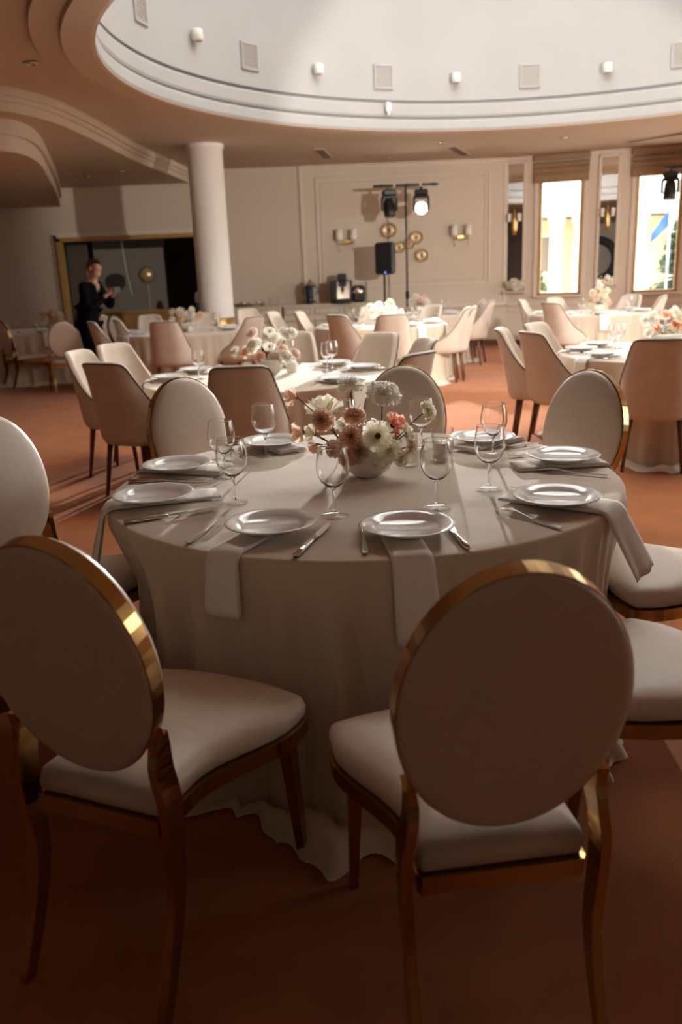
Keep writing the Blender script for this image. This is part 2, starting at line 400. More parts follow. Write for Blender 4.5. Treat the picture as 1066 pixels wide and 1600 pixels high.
def window(i, s0, n):
    p0 = seg_pts[i]; d = dirs[i]; rz = atan2(d.y, d.x)
    mid = (s0[0]+s0[1])/2; W = s0[1]-s0[0]; c = on_wall(p0, d, mid, 0)
    za, zb = (.91, 2.92) if i == 0 else (.35, 3.05); zm = (za+zb)/2
    mt = Matrix.Translation((c.x, c.y, 0)) @ Matrix.Rotation(rz, 4, 'Z')
    fr = MB()
    for xx in (-W/2+.022, W/2-.022): fr.box((xx, .06, zm), (.045, .15, zb-za), mtx=mt)
    for zz in (za+.02, zb-.02): fr.box((0, .06, zz), (W, .15, .045), mtx=mt)
    wo = struct('window_%d' % n, fr, M['goldwood'])
    sl = MB(); sl.box((0, -.03, za-.025), (W+.16, .12, .04), mtx=mt, ch=.008); obj('window_sill', sl, M['trim'], wo)
    cs = MB()
    for xx in (-W/2-.05, W/2+.05): cs.box((xx, -.012, zm+.1), (.08, .03, zb-za+.3), mtx=mt, ch=.008)
    obj('casing', cs, M['trim'], wo)
    pg = MB(); pg.box((0, .10, zm), (W-.08, .008, zb-za-.06), mtx=mt); obj('pane', pg, M['pane'], wo)
    pc = on_wall(p0, d, mid, -.13)
    area_portal('window_portal', (pc.x, pc.y, zm), (radians(-90), 0, rz), W, zb-za)
    bl = None
    if i == 0:
        lab = 'tan folded roman blind above the window onto the columned building' if s0[0] < 1 else 'tan folded roman blind above the window with the flag'
        bl = thing('roman_blind', lab, 'blind', (c.x, c.y, 0), rz, 'roman blinds')
        g = MB(); g.box((0, -.05, 3.29), (W+.22, .07, .10), ch=.01); obj('headrail', g, M['blind'], bl)
        for k, (za, zb) in enumerate(((3.22, 3.12), (3.13, 3.03), (3.04, 2.87))):
            g = MB(); n_ = 9; rows = []
            for u in range(2):
                x = (-1 if u == 0 else 1)*(W/2+.1-.004*k)
                rows.append([(x, -.055-.012*k-.035*sin(pi*v/(n_-1)), za+(zb-za)*v/(n_-1)) for v in range(n_)] + [(x, -.035-.012*k, zb)])
            g.loft([rows[0], rows[1]], True, True, True, smooth=False); obj('fold', g, M['blind'], bl)
    return wo
for n, (i, s0) in enumerate(winspec):
    window(i, s0, n+2)
# remaining walls (behind and beside the camera)
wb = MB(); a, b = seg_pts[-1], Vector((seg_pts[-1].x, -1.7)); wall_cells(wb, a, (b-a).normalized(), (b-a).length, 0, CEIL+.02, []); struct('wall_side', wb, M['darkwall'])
wb = MB(); a, b = Vector((seg_pts[-1].x, -1.7)), Vector((-9, -1.7)); wall_cells(wb, a, (b-a).normalized(), (b-a).length, 0, CEIL+.02, []); struct('wall_front', wb, M['darkwall'])  # unseen wall, set close and dark to absorb bounce light
wb = MB(); a, b = Vector((-9, -1.7)), Vector((-9, 16.4)); wall_cells(wb, a, (b-a).normalized(), (b-a).length, 0, CEIL+.02, []); struct('wall_left', wb, M['wallpaper'])

# stepped, curved lower ceilings on the pillar side
def smooth_curve(pts, n=8):
    pts = [Vector(p) for p in pts]; out = []
    for i in range(len(pts)-1):
        p0, p1, p2, p3 = pts[max(i-1, 0)], pts[i], pts[i+1], pts[min(i+2, len(pts)-1)]
        for k in range(n):
            t = k/n; out.append(.5*((2*p1)+(p2-p0)*t+(2*p0-5*p1+4*p2-p3)*t*t+(3*p1-p0-3*p2+p3)*t**3))
    out.append(pts[-1]); return out
def soffit(name, curve, steps, tail):
    c = smooth_curve(curve); mb = MB()
    for (z0, z1, off) in steps:
        cc = []
        for i, q in enumerate(c):
            t = (c[min(i+1, len(c)-1)]-c[max(i-1, 0)]).normalized(); cc.append(q+Vector((t.y, -t.x))*off)
        loop = cc+[Vector(x) for x in tail]
        mb.loft([[(q.x, q.y, z0) for q in loop], [(q.x, q.y, z1) for q in loop]], True, True, False, smooth=False)
    struct(name, mb, M['ceil'])
soffit('ceiling_step', [(-9, 7.6), (-6, 7.9), (-4.2, 8.4), (-3.3, 8.95), (-2.98, 9.5), (-2.86, 10.2), (-2.80, 11.5), (-2.76, 13.2), (-2.6, 15), (-2.5, 16.38)],
       [(3.27, 3.35, .06), (3.22, 3.28, .03), (3.13, 3.23, 0)], [(-9, 16.38)])
soffit('ceiling_step_1', [(-9, 8.2), (-5.5, 8.6), (-3.9, 9.0), (-3.4, 9.4), (-3.25, 9.8), (-3.35, 10.6), (-3.7, 12), (-4.25, 14.1), (-4.9, 16.38)],
       [(2.98, 3.14, .04), (2.82, 3.0, 0)], [(-9, 16.38)])

# pillar
pl = MB(); PX, PY = -1.80, 13.42
pl.lathe([(.262, 0), (.262, CEIL-.07), (.275, CEIL-.065), (.285, CEIL-.03), (.285, CEIL)], 40, Matrix.Translation((PX, PY, 0)))
po = struct('pillar', pl, M['pillar'])
g = MB(); g.lathe([(.262, 0), (.285, 0), (.285, .86), (.262, .87)], 40, Matrix.Translation((PX, PY, 0))); obj('brass_collar', g, M['goldmatte'], po)

# ceiling fittings
def downlight(x, y, z, lab):
    t = thing('downlight', lab, 'downlight', (x, y, z), 0, 'recessed ceiling downlights')
    g = MB(); g.lathe([(.05, 0), (.065, -.012), (.042, -.02), (.036, -.004)], 16); obj('ring', g, M['chrome'], t)
    g = MB(); g.lathe([(.001, -.006), (.038, -.006)], 12); obj('lens', g, M['ventdark'], t)
downlight(-2.56, 8.2, CEIL, 'recessed downlight in the ceiling, second one before the curved step')
downlight(-1.97+.0, 6.7-.35, CEIL-.0, 'recessed downlight in the ceiling beside the round drum edge')
downlight(-3.9, 14.6, 3.13, 'small downlight under the lower ceiling beside the pillar')
downlight(-3.25, 14.2, 3.13, 'small second downlight under the lower ceiling close to the pillar')
downlight(1.05, 15.6, CEIL, 'small downlight in the ceiling above the lighting stand')
downlight(3.69, 14.1, CEIL, 'small downlight in the ceiling over the first window')
downlight(1.79, 14.1, CEIL, 'small downlight in the ceiling before the lighting stand')
def slot_vent(x0, y0, x1, y1, w, lab):
    c = ((x0+x1)/2, (y0+y1)/2, CEIL); L = math.hypot(x1-x0, y1-y0)
    t = thing('slot_vent', lab, 'air vent', c, atan2(y1-y0, x1-x0), 'slot vents in the ceiling')
    g = MB(); g.box((0, 0, -.006), (L, w, .012)); obj('frame', g, M['ceil'], t)
    for k in range(3):
        g = MB(); g.box((0, (k-1)*w*.28, -.014), (L*.94, w*.17, .008)); obj('slot', g, M['ventdark'], t)
slot_vent(-.12, 14.3, .02, 15.4, .16, 'dark slot vent in the ceiling next to the pillar')
slot_vent(2.0, 14.6, 2.42, 15.75, .16, 'dark slot vent in the ceiling over the bright lamp')
slot_vent(4.93, 14.9, 5.6, 14.05, .18, 'dark slot vent in the ceiling above the flag window')
slot_vent(-2.1, 9.25, -1.93, 9.7, .12, 'dark slot vent in the ceiling against the drum ring')
# fittings on the drum wall
def drum_at(adeg, z, out=0):
    a = radians(adeg); r = DRUM_R+.035-out
    return (DRUM_C[0]+r*cos(a), DRUM_C[1]+r*sin(a), z), a+pi/2
for adeg, z, lab in ((110.7, 3.93, 'square white grille high on the drum wall, above the bright lamp'), (138.6, 3.98, 'square white grille on the drum wall, above the vent by the pillar'),
                     (82.9, 3.92, 'square white grille on the drum wall, above the first window'), (165.7, 4.07, 'square white grille where the drum wall curves towards the camera'),
                     (56.5, 3.97, 'square white grille on the drum wall, at the picture edge above the flag window')):
    l, rz = drum_at(adeg, z)
    t = thing('wall_grille', lab, 'air vent', l, rz, 'square grilles around the drum')
    g = MB()
    for xx in (-.125, .125): g.box((xx, .012, 0), (.03, .03, .30), ch=.005)
    for zz in (-.135, .135): g.box((0, .012, zz), (.22, .03, .03), ch=.005)
    obj('frame', g, M['drum'], t)
    g = MB(); g.box((0, .004, 0), (.24, .012, .26)); obj('backing', g, M['vent'], t)
    for k in range(9):
        g = MB(); g.box((0, .015, -.108+.027*k), (.225, .01, .012)); obj('slat', g, M['vent'], t)
for adeg, z, lab in ((151.7, 4.02, 'small white drum spotlight near the tall curve of the wall'), (124.4, 3.94, 'small white drum spotlight between the two grilles over the pillar'),
                     (96.8, 3.91, 'small white drum spotlight above the panelled wall'), (69.1, 3.91, 'small white drum spotlight above the mirror between the windows')):
    l, rz = drum_at(adeg, z)
    t = thing('wall_spotlight', lab, 'spotlight', l, rz, 'white spotlights around the drum')
    g = MB(); g.lathe([(.001, -.05), (.05, -.05), (.062, -.04), (.062, .05), (.05, .07), (.001, .075)], 16, Matrix.Translation((0, .07, 0))); obj('housing', g, M['white'], t)
    g = MB(); g.lathe([(.001, -.054), (.045, -.054)], 12, Matrix.Translation((0, .07, 0))); obj('lens', g, M['vent'], t)
    g = MB(); g.box((0, .02, 0), (.05, .05, .05)); obj('bracket', g, M['white'], t)
l, rz = drum_at(110.2, 3.56, .03)
t = thing('motion_sensor', 'small white sensor fixed on the drum moulding', 'sensor', l, rz)
g = MB(); g.box((0, .03, 0), (.07, .06, .12), ch=.012); obj('housing', g, M['white'], t)
g = MB(); g.lathe([(.001, 0), (.02, -.005), (.02, -.03), (.001, -.04)], 10, Matrix.Translation((0, .04, -.06))); obj('lens', g, M['white'], t)

# ------------------------------------------------------------------ tables
TABLES = {
    'front': dict(c=(.088, 2.96), d='the front table'),
    'second': dict(c=(-.5, 6.25), d='the table behind the bouquet'),
    'coffee': dict(c=(.65, 11.8), d='the table before the coffee machine'),
    'pillar': dict(c=(-2.13, 12.12), d='the table before the pillar'),
    'woman': dict(c=(-4.75, 13.7), d='the table behind the woman'),
    'window': dict(c=(2.75, 6.9), d='the big-bouquet table'),
    'flag': dict(c=(3.8, 12.7), d='the table under the windows'),
    'lamp': dict(c=(1.25, 14.0), d='the table under the bright lamp'),
}
TOP = .76; TR = .90
def cloth_mesh(seed, nth, nz, pushes=(), detail=1.0, R=TR):
    rnd = random.Random(seed)
    comps = [(k, rnd.uniform(0, 2*pi), a) for k, a in ((5, .5), (9, .7), (14, 1.0), (19, .8), (27, .5))]
    phs = [rnd.uniform(0, 2*pi) for _ in range(6)]
    def fold(t):
        v = 0
        for k, ph, a in comps:
            w = sin(k*t+ph+.6*sin(2*t+ph)); v += a*(1-abs(w)**.8*1.6)
        return v/2.2
    mb = MB(); rows = []
    for r in (.001, .25, .5, .7, R*.93): rows.append([(r*cos(2*pi*j/nth), r*sin(2*pi*j/nth), TOP) for j in range(nth)])
    for k in range(5):
        a = k/4*pi/2; rows.append([((R-.012+.012*sin(a))*cos(2*pi*j/nth), (R-.012+.012*sin(a))*sin(2*pi*j/nth), TOP-.012+.012*cos(a)) for j in range(nth)])
    for i in range(1, nz+1):
        u = i/nz; z = (TOP-.012)*(1-u)
        row = []
        for j in range(nth):
            th = 2*pi*j/nth
            amp = .075*min(1, u*1.35)**.75
            r = R+.004+amp*(fold(th)-.25)*detail+.05*u**2.5
            for (pa, pw, pd) in pushes:
                da = (th-radians(pa)+pi) % (2*pi)-pi
                zz = max(0, min(1, (.70-z)/.22))
                r -= pd*math.exp(-(da/radians(pw))**4)*zz
            row.append((r*cos(th), r*sin(th), z+.004))
        rows.append(row)
    # the hem spills onto the carpet
    last = rows[-1]
    for k in range(1, 6):
        row = []
        for j in range(nth):
            th = 2*pi*j/nth
            x, y, _ = last[j]; r0 = math.hypot(x, y)
            spill = .06+.10*max(0, sin(3*th+phs[0])+.5*sin(7*th+phs[1]))+.03*sin(13*th+phs[2])
            rr = r0+spill*k/5
            hump = .045*sin(pi*k/5)*(.5+.5*sin(11*th+phs[3]+k*.5))+.02*sin(23*th+phs[4])**2*(1-k/5)
            row.append((rr*cos(th), rr*sin(th), .006+hump))
        rows.append(row)
    mb.loft(rows, True, True, False)
    return mb.mesh('tablecloth')
topm = MB(); topm.lathe([(.001, .725), (.87, .725), (.87, .75), (.001, .75)], 48)
top_mesh = topm.mesh('tabletop'); top_mesh.materials.append(M['brownwood'])
pdm = MB(); pdm.lathe([(.32, 0), (.32, .03), (.06, .06), (.05, .7), (.2, .725)], 20)
ped_mesh = pdm.mesh('pedestal'); ped_mesh.materials.append(M['blackmetal'])
front_cloth = cloth_mesh(3, 420, 40, pushes=[(176, 17, .17), (207, 12, .10), (35, 16, .2), (80, 18, .2), (130, 18, .2), (-14, 13, .09)])
bg_cloth = [cloth_mesh(11, 200, 16, detail=.9), cloth_mesh(29, 200, 16, detail=.9)]
TLAB = {
    'front': 'large round table in the front under a long beige velvet cloth',
    'second': 'round clothed table just behind the front bouquet and oval chairs',
    'coffee': 'round clothed table before the coffee machine and sideboard',
    'pillar': 'round clothed table standing before the white pillar',
    'woman': 'round clothed table with oval chairs behind the woman in black',
    'window': 'round clothed table with the big peach bouquet behind a brown chair',
    'flag': 'round clothed table by the wall of windows and mirrors',
    'lamp': 'round clothed table partly hidden, under the bright stage lamp',
}
for n, (key, T) in enumerate(TABLES.items()):
    c = T['c']
    t = thing('banquet_table', TLAB[key], 'table', (c[0], c[1], 0), 0, 'round banquet tables')
    obj('tablecloth', front_cloth if key == 'front' else bg_cloth[n % 2], M['cloth'], t, rot=(0, 0, 0 if key == 'front' else n*.9))
    obj('tabletop', top_mesh, None, t); obj('pedestal', ped_mesh, None, t)

# ------------------------------------------------------------------ chairs
def seat_outline(n=12):
    """oval chair seat seen from above, facing +y: lobed wide front with pointed corners, sides curving in to a narrow rear"""
    def side(y):   # half width
        t = max(0, min(1, (y+.14)/.29)); return .156+.106*t*t*(3-2*t)
    right = [(side(y), y) for y in [(-.255+.445*k/n) for k in range(n+1)]]
    front = [(.260, .205), (.248, .216), (.20, .232), (.14, .247), (.08, .256), (0, .260)]
    half = [(.148, -.268)]+right+front
    return half+[(-x, y) for x, y in reversed(half[:-1])]
def scaled_loop(o, k, z, c=(0, 0)):
    cx = 0; cy = -.02 if k > 0 else 0
    out = []
    for x, y in o:
        d = math.hypot(x-cx, y-cy); f = (d-k)/d
        out.append((cx+(x-cx)*f, cy+(y-cy)*f, z))
    return out
BT = radians(11); BC = Vector((0, -.30, .775)); BW, BH = .205, .267
def back_pt(u, v, w):   # oval back local frame: u across, v up along the slant, w forwards
    return Vector((u, BC.y+cos(BT)*w-sin(BT)*v, BC.z+cos(BT)*v+sin(BT)*w))
def make_oval_chair():
    o = seat_outline()
    P_ = {}
    s = MB()
    loops = [scaled_loop(o, .012, .425), scaled_loop(o, 0, .432), scaled_loop(o, -.004, .455), scaled_loop(o, .004, .475), scaled_loop(o, .03, .487), scaled_loop(o, .09, .494), scaled_loop(o, .16, .496)]
    s.loft(loops, True, True, True); P_['seat'] = (s, 'leather')
    fr = MB(); fr.loft([scaled_loop(o, .02, .385), scaled_loop(o, -.008, .385), scaled_loop(o, -.010, .424), scaled_loop(o, .02, .426)], True, smooth=False)
    P_['seat_frame'] = (fr, 'gold')
    n = 64
    def ell(k, w, kw=1.0): return [back_pt((BW-k)*cos(2*pi*j/n), (BH-k)*sin(2*pi*j/n), w) for j in range(n)]
    c = MB(); c.loft([ell(.012, .004), ell(.006, .020), ell(.012, .034), ell(.03, .044), ell(.07, .052), ell(.13, .056), ell(.19, .057)], True, False, True); P_['back_cushion'] = (c, 'leather')
    b = MB(); b.loft([ell(.19, -.036), ell(.13, -.035), ell(.06, -.033), ell(.025, -.030), ell(.008, -.026), ell(.003, -.0215), ell(.003, -.015)], True, True, False); P_['back_panel'] = (b, 'leather')
    r = MB(); r.loft([ell(.012, -.019), ell(.001, -.0205), ell(0, -.0195), ell(0, .0175), ell(.001, .0185), ell(.012, .017), ell(.012, -.019)], True, smooth=False); P_['back_rim'] = (r, 'gold')
    legs = []
    for sx in (-1, 1):
        # rear leg and upright in one flat golden band, from the oval down to the floor
        pts = [back_pt(sx*.176, -.150, -.004), back_pt(sx*.170, -.19, -.004), Vector((sx*.173, -.272, .545)), Vector((sx*.184, -.270, .48)), Vector((sx*.184, -.270, .40)),
               Vector((sx*.178, -.270, .27)), Vector((sx*.178, -.31, .13)), Vector((sx*.180, -.365, 0))]
        pts = smooth_curve(pts, 3)
        L = MB(); nn_ = len(pts)-1; wd = [(.040+.018*min(1, i/5)) if i < 9 else .058-.030*(i-9)/(nn_-9) for i in range(len(pts))]
        L.ribbon(pts, wd, [.020]*len(pts), lambda i, t: Vector((1, .12*0, 0))); legs.append(L)
    for sx in (-1, 1):
        pts = [Vector((sx*.205, .195, .40)), Vector((sx*.212, .215, .2)), Vector((sx*.218, .232, 0))]
        L = MB(); L.ribbon(pts, [.038, .030, .022], [.036, .030, .022], lambda i, t: Vector((1, 0, 0))); legs.append(L)
    return P_, legs
P_, legs = make_oval_chair()
oval0 = thing('oval_back_chair', '', 'chair', (0, 0, 0))
for k, (mb, mm) in P_.items(): obj(k, mb, M[mm], oval0)
for L in legs: obj('leg', L, M['gold'], oval0)

HT = .96
def make_tub_chair():
    s = MB(); n = 44; nv = 14
    def top_h(ph):
        a = abs(ph); base = HT-.022*(min(a, 46)/46)**4
        if a < 46: return base
        s_ = min(1, (a-46)/72); return .49+(HT-.022-.49)*(1-s_)**1.55
    def pt(ph, z, inner):
        a = radians(ph); ca, sa = cos(a), sin(a)
        ax, by = (.255, .255) if not inner else (.213, .205)
        x = ax*math.copysign(abs(sa)**.72, sa); y = -by*math.copysign(abs(ca)**.72, ca)
        if y > 0: y *= 1.0
        f = max(0, (z-.46)/(HT-.46)); lean = .115*f**1.15; nar = 1-.10*f
        low = max(0, (.46-z)/.08); tuck = 1-.14*low**2
        return (x*nar*tuck, y*tuck-lean*(1 if y < .05 else .4), z)
    rows = []
    phs = [-118+236*k/n for k in range(n+1)]
    outer, inner = [], []
    for ph in phs:
        h = top_h(ph)
        outer.append([pt(ph, .385+(h-.385)*k/nv, False) for k in range(nv+1)])
        inner.append([pt(ph, h-(h-.44)*k/nv, True) for k in range(nv+1)])
        # rounded lip
    loops = []
    for o_, i_ in zip(outer, inner):
        a = Vector(o_[-1]); b = Vector(i_[0]); m = (a+b)/2+Vector((0, 0, .012))
        loops.append(o_+[tuple(a*.8+b*.2+Vector((0, 0, .009))), tuple(m), tuple(a*.2+b*.8+Vector((0, 0, .009)))]+i_)
    s.loft(loops, True, True, True)
    pipe = MB(); pipe.tube([Vector(o_[-1]) for o_ in outer], .0055, 6)
    se = MB()
    def loop(k, z):
        out = []
        for j in range(36):
            a = 2*pi*j/36; x = (.222-k)*math.copysign(abs(cos(a))**.55, cos(a)); y = (.24-k)*math.copysign(abs(sin(a))**.6, sin(a))+.03
            out.append((x, y, z))
        return out
    se.loft([loop(.03, .385), loop(.01, .39), loop(0, .41), loop(-.003, .45), loop(.006, .475), loop(.03, .487), loop(.09, .493)], True, True, True)
    L = []
    for sx in (-1, 1):
        for sy in (-1, 1):
            l = MB(); l.tube([(sx*.165, .02+sy*.165, .39), (sx*.205, .02+sy*.215, .0)], [.021, .012], 10); L.append(l)
    return s, pipe, se, L
s_, pipe_, se_, L_ = make_tub_chair()
tub0 = thing('velvet_chair', '', 'chair', (0, 0, 0))
sh_ = obj('backrest', s_, M['velvet'], tub0); obj('piping', pipe_, M['piping'], sh_); obj('seat', se_, M['velvet'], tub0)
for l in L_: obj('leg', l, M['wood'], tub0)
_first = {}
def place(proto, x, y, heading, label, group, scale=None):
    """heading: bearing in degrees (0 = +x) that the sitter faces"""
    rz = radians(heading-90)
    if proto.name not in _first:
        _first[proto.name] = 1; o = proto; o.location = (x, y, 0); o.rotation_euler = (0, 0, rz); o['label'] = label; o['group'] = group
        if scale: o.scale = scale
        return o
    return dup(proto, (x, y, 0), rz, label, group, scale)
GO = 'oval-backed gold-rimmed chairs'
# around the front table: origin, heading
for x, y, h, lab in (
    (.238, 1.57, 97, 'dark-looking oval-backed chair seen from behind, over the longest hanging napkin'),
    (-.43, 1.785, 67, 'oval-backed chair seen from behind at a slant, its whole beige seat showing'),
    (-1.00, 2.88, -30, 'white glossy oval-backed chair facing the table, cut by the picture edge'),
    (-.88, 2.25, 34, 'oval-backed chair mostly out of view, its seat behind the slanted chair'),
    (-.515, 3.70, -51, 'cream oval-backed chair beyond the table, before a dark brown chair'),
    (.29, 3.76, -97, 'cream oval-backed chair beyond the table, right behind the bouquet'),
    (.83, 3.42, 217, 'cream oval-backed chair with bright gold rim beside the big brown chair'),
    (1.14, 2.70, 176, 'chair seen only as a pale seat, upper of two beside the tablecloth'),
    (.87, 1.95, 150, 'chair seen only as a pale seat, lower of two beside the tablecloth'),
): place(oval0, x, y, h, lab, GO)
for x, y, h, lab, sc in (
    (-3.80, 12.0, 112, 'small oval-backed chair seen squarely from behind, far away', (1, 1, .95)),
    (-4.62, 12.85, 45, 'small oval-backed chair with white seat at the far table edge', (1, 1, .95)),
    (-3.06, 13.15, -20, 'white oval-backed chair seen edge-on beside the pillar table', (1, 1, .93)),
    (-3.42, 13.75, -30, 'oval-backed chair half hidden behind the edge-on white one', (1, 1, .92)),
): place(oval0, x, y, h, lab, GO, sc)
GV = 'velvet dining chairs'
def tub(px, py, tkey, lab, dh=0, sc=None, k=1.0, heading=None):
    """px, py: where the top of the back stands"""
    x, y = px*k, py*k; c = TABLES[tkey]['c'] if tkey else (0, 0)
    h = heading if heading is not None else math.degrees(atan2(c[1]-y, c[0]-x))+dh
    a = radians(h); place(tub0, x+.34*cos(a), y+.34*sin(a), h, lab, GV, sc)
N = .972
tub(-2.10, 6.90, 'second', 'cream-fronted velvet chair peeping out behind the darkest chair back', k=N)
tub(-1.60, 5.79, 'second', 'darkest velvet chair back, standing beside the cream oval back', k=N, heading=62)
tub(-1.96, 7.51, 'second', 'broad cream velvet chair front showing above the darkest chair back', k=N)
tub(-.62, 5.46, 'second', 'dark brown velvet chair back between the oval back and the bouquet', k=.925, heading=88)
tub(.58, 5.60, 'second', 'taupe velvet chair back with dark piping right behind an oval back', k=N, heading=140)
tub(.75, 6.72, 'second', 'pale velvet chair just above the taupe one with dark piping', k=N)
tub(.44, 7.55, 'second', 'beige velvet chair front above the bouquet on the front table', k=N)
tub(-.37, 8.10, 'second', 'taupe velvet chair front behind the glass next to white blossoms', k=N)
tub(1.45, 7.53, 'window', 'velvet chair with shaded lower side, standing apart before the bare carpet', k=N)
tub(1.86, 8.01, 'window', 'white velvet chair whose top shows behind a taller pale chair back', k=N)
tub(1.58, 6.97, 'window', 'pale velvet chair back just behind the bright gold oval rim', k=N, heading=18)
tub(2.31, 6.02, 'window', 'big brown velvet chair back cut by the picture edge', k=.955, heading=72)
tub(-1.03, 11.59, 'pillar', 'pale velvet chair between the pillar and the sideboard, closest of three', k=.97)
tub(-1.30, 12.93, 'pillar', 'pale velvet chair against the pillar collar, behind two others', heading=-62, k=1.07)
tub(-.90, 12.39, 'coffee', 'pale velvet chair half hidden before the sideboard doors', heading=-20)
tub(-.51, 12.25, 'coffee', 'bright white velvet chair front before the sideboard', k=.985)
tub(.02, 11.3, 'coffee', 'velvet chair with white top edge before the coffee urn', heading=44, k=.945)
tub(.72, 10.35, 'coffee', 'velvet chair back squarely before the table with the white bowl', k=1.0)
tub(1.48, 12.52, 'coffee', 'white velvet chair beyond the table, under the lighting stand', k=1.0)
tub(.57, 12.96, 'coffee', 'velvet chair hidden behind white blossoms below the loudspeaker')
tub(1.87, 11.90, 'coffee', 'white velvet chair in profile with slim brown legs on open carpet', heading=168, k=.955)
tub(1.86, 11.28, 'coffee', 'white velvet chair tucked behind the one in profile', heading=170, k=1.02)
tub(2.39, 13.65, 'lamp', 'white velvet chair near the wall below the panel corner', heading=165)
tub(2.46, 13.28, 'lamp', 'white velvet chair near the wall, with its four legs in view', heading=160)
tub(2.84, 13.11, 'flag', 'pale velvet chair beside the wall socket, under the first mirror')
tub(3.13, 12.49, 'flag', 'pale velvet chair back below the window onto the columned building', heading=28, k=.935)
tub(3.39, 13.33, 'flag', 'pale velvet chair just behind the one under the first window')
tub(4.86, 12.63, 'flag', 'pale velvet chair under the flag window, its back curved away', heading=150)
tub(4.95, 11.8, 'flag', 'pale velvet chair under the flag window, cut by the picture edge', heading=150)
tub(4.63, 13.31, 'flag', 'faint pale velvet chair beyond the bouquet under the mirror')
tub(-3.10, 12.28, 'pillar', 'brown-backed velvet chair right beside the woman in black', heading=22, k=.965)
tub(-2.21, 11.22, 'pillar', 'brown velvet chair back before the pillar bouquet', heading=86, k=.965)
tub(-3.30, 11.70, 'pillar', 'narrow side of a velvet chair in front of the woman in black', heading=25, k=.985)
tub(-2.82, 13.20, 'pillar', 'cream velvet chair front beyond the pillar table', heading=-65, k=.99)
tub(-1.95, 13.50, 'pillar', 'velvet chair front right against the pillar, behind its bouquet', k=.965, heading=-100)

# ------------------------------------------------------------------ tableware
pm = MB()
pm.lathe([(.001, 0), (.075, 0), (.082, .002), (.090, .006), (.101, .014), (.125, .020), (.1335, .0225), (.1345, .0245), (.1325, .0262), (.122, .0245), (.100, .0185), (.092, .0125), (.086, .0085), (.001, .0075)], 64)
plate_mesh = pm.mesh('dinner_plate'); plate_mesh.materials.append(M['china'])
def glass_profile():
    out = [(.001, 0), (.036, 0), (.0375, .002), (.034, .004), (.018, .007), (.007, .013), (.0045, .025), (.0042, .055), (.0048, .078), (.008, .088), (.022, .097), (.036, .112), (.0445, .132), (.0475, .150), (.0465, .172), (.0425, .198), (.0395, .2155), (.0393, .217), (.0385, .2175),
           (.0378, .217), (.0381, .2155), (.0410, .198), (.0450, .172), (.0460, .150), (.0430, .132), (.0345, .1135), (.020, .099), (.006, .0935), (.001, .093)]
    return out
GP = glass_profile()
def gpart(name, prof, m_):
    g = MB(); g.lathe([(r*1.08 if r > .009 else r, z) for r, z in prof], 48); me = g.mesh(name); me.materials.append(m_); return me
g_foot = gpart('foot', [(.001, .0005), (.039, .0005), (.0415, .002), (.038, .004), (.020, .007), (.009, .012), (.001, .012)], M['tglass'])
g_stem = gpart('stem', [(.001, .0125), (.0068, .0125), (.0048, .025), (.0044, .055), (.005, .078), (.008, .0875), (.001, .0875)], M['glass'])
g_bowl = gpart('bowl', [(.001, .088)]+GP[9:], M['glass'])
def wine_glass(x, y, lab):
    t = thing('wine_glass', lab, 'wine glass', (x, y, TOP+.001), 0, 'wine glasses on the front table')
    obj('bowl', g_bowl, None, t); obj('stem', g_stem, None, t); obj('foot', g_foot, None, t)
gm2 = MB(); gm2.lathe(glass_profile(), 20); glass_mesh_far = gm2.mesh('wine_glass'); glass_mesh_far.materials.append(M['glass'])

def fork_mesh():
    m = MB(); z = lambda y: .006+.010*max(0, min(1, (y+.02)/.06))*(1-max(0, min(1, (y-.055)/.045)))
    ys = [-.105, -.10, -.08, -.05, -.02, .01, .03, .045]; ws = [.008, .014, .015, .011, .007, .006, .007, .012]
    m.ribbon([(0, y, z(y)) for y in ys], ws, [.003]*8)
    m.ribbon([(0, y, z(y)) for y in (.045, .052, .060)], [.012, .022, .024], .0025)
    for k in range(4):
        x = -.0093+.0062*k
        m.ribbon([(x, .059, z(.059)), (x, .075, z(.075)-.001), (x, .10, z(.10)+.002)], [.0038, .0034, .0016], .0022)
    return m.mesh('fork')
def knife_mesh():
    h = MB(); h.tube([(0, -.115, .008), (0, -.113, .008), (0, -.06, .008), (0, -.01, .008), (0, -.006, .008)], [.003, .008, .0085, .0065, .005], 10, Matrix.Diagonal((1, 1, .8, 1)))
    b = MB(); b.ribbon([(0, -.008, .0072), (.001, .02, .0072), (.001, .07, .0072), (0, .10, .0072), (-.004, .118, .0072)], [.009, .018, .019, .015, .003], .0022)
    return h.mesh('handle'), b.mesh('blade')
fork0 = fork_mesh(); fork0.materials.append(M['steel'])
kh, kb = knife_mesh(); kh.materials.append(M['steel']); kb.materials.append(M['steel'])

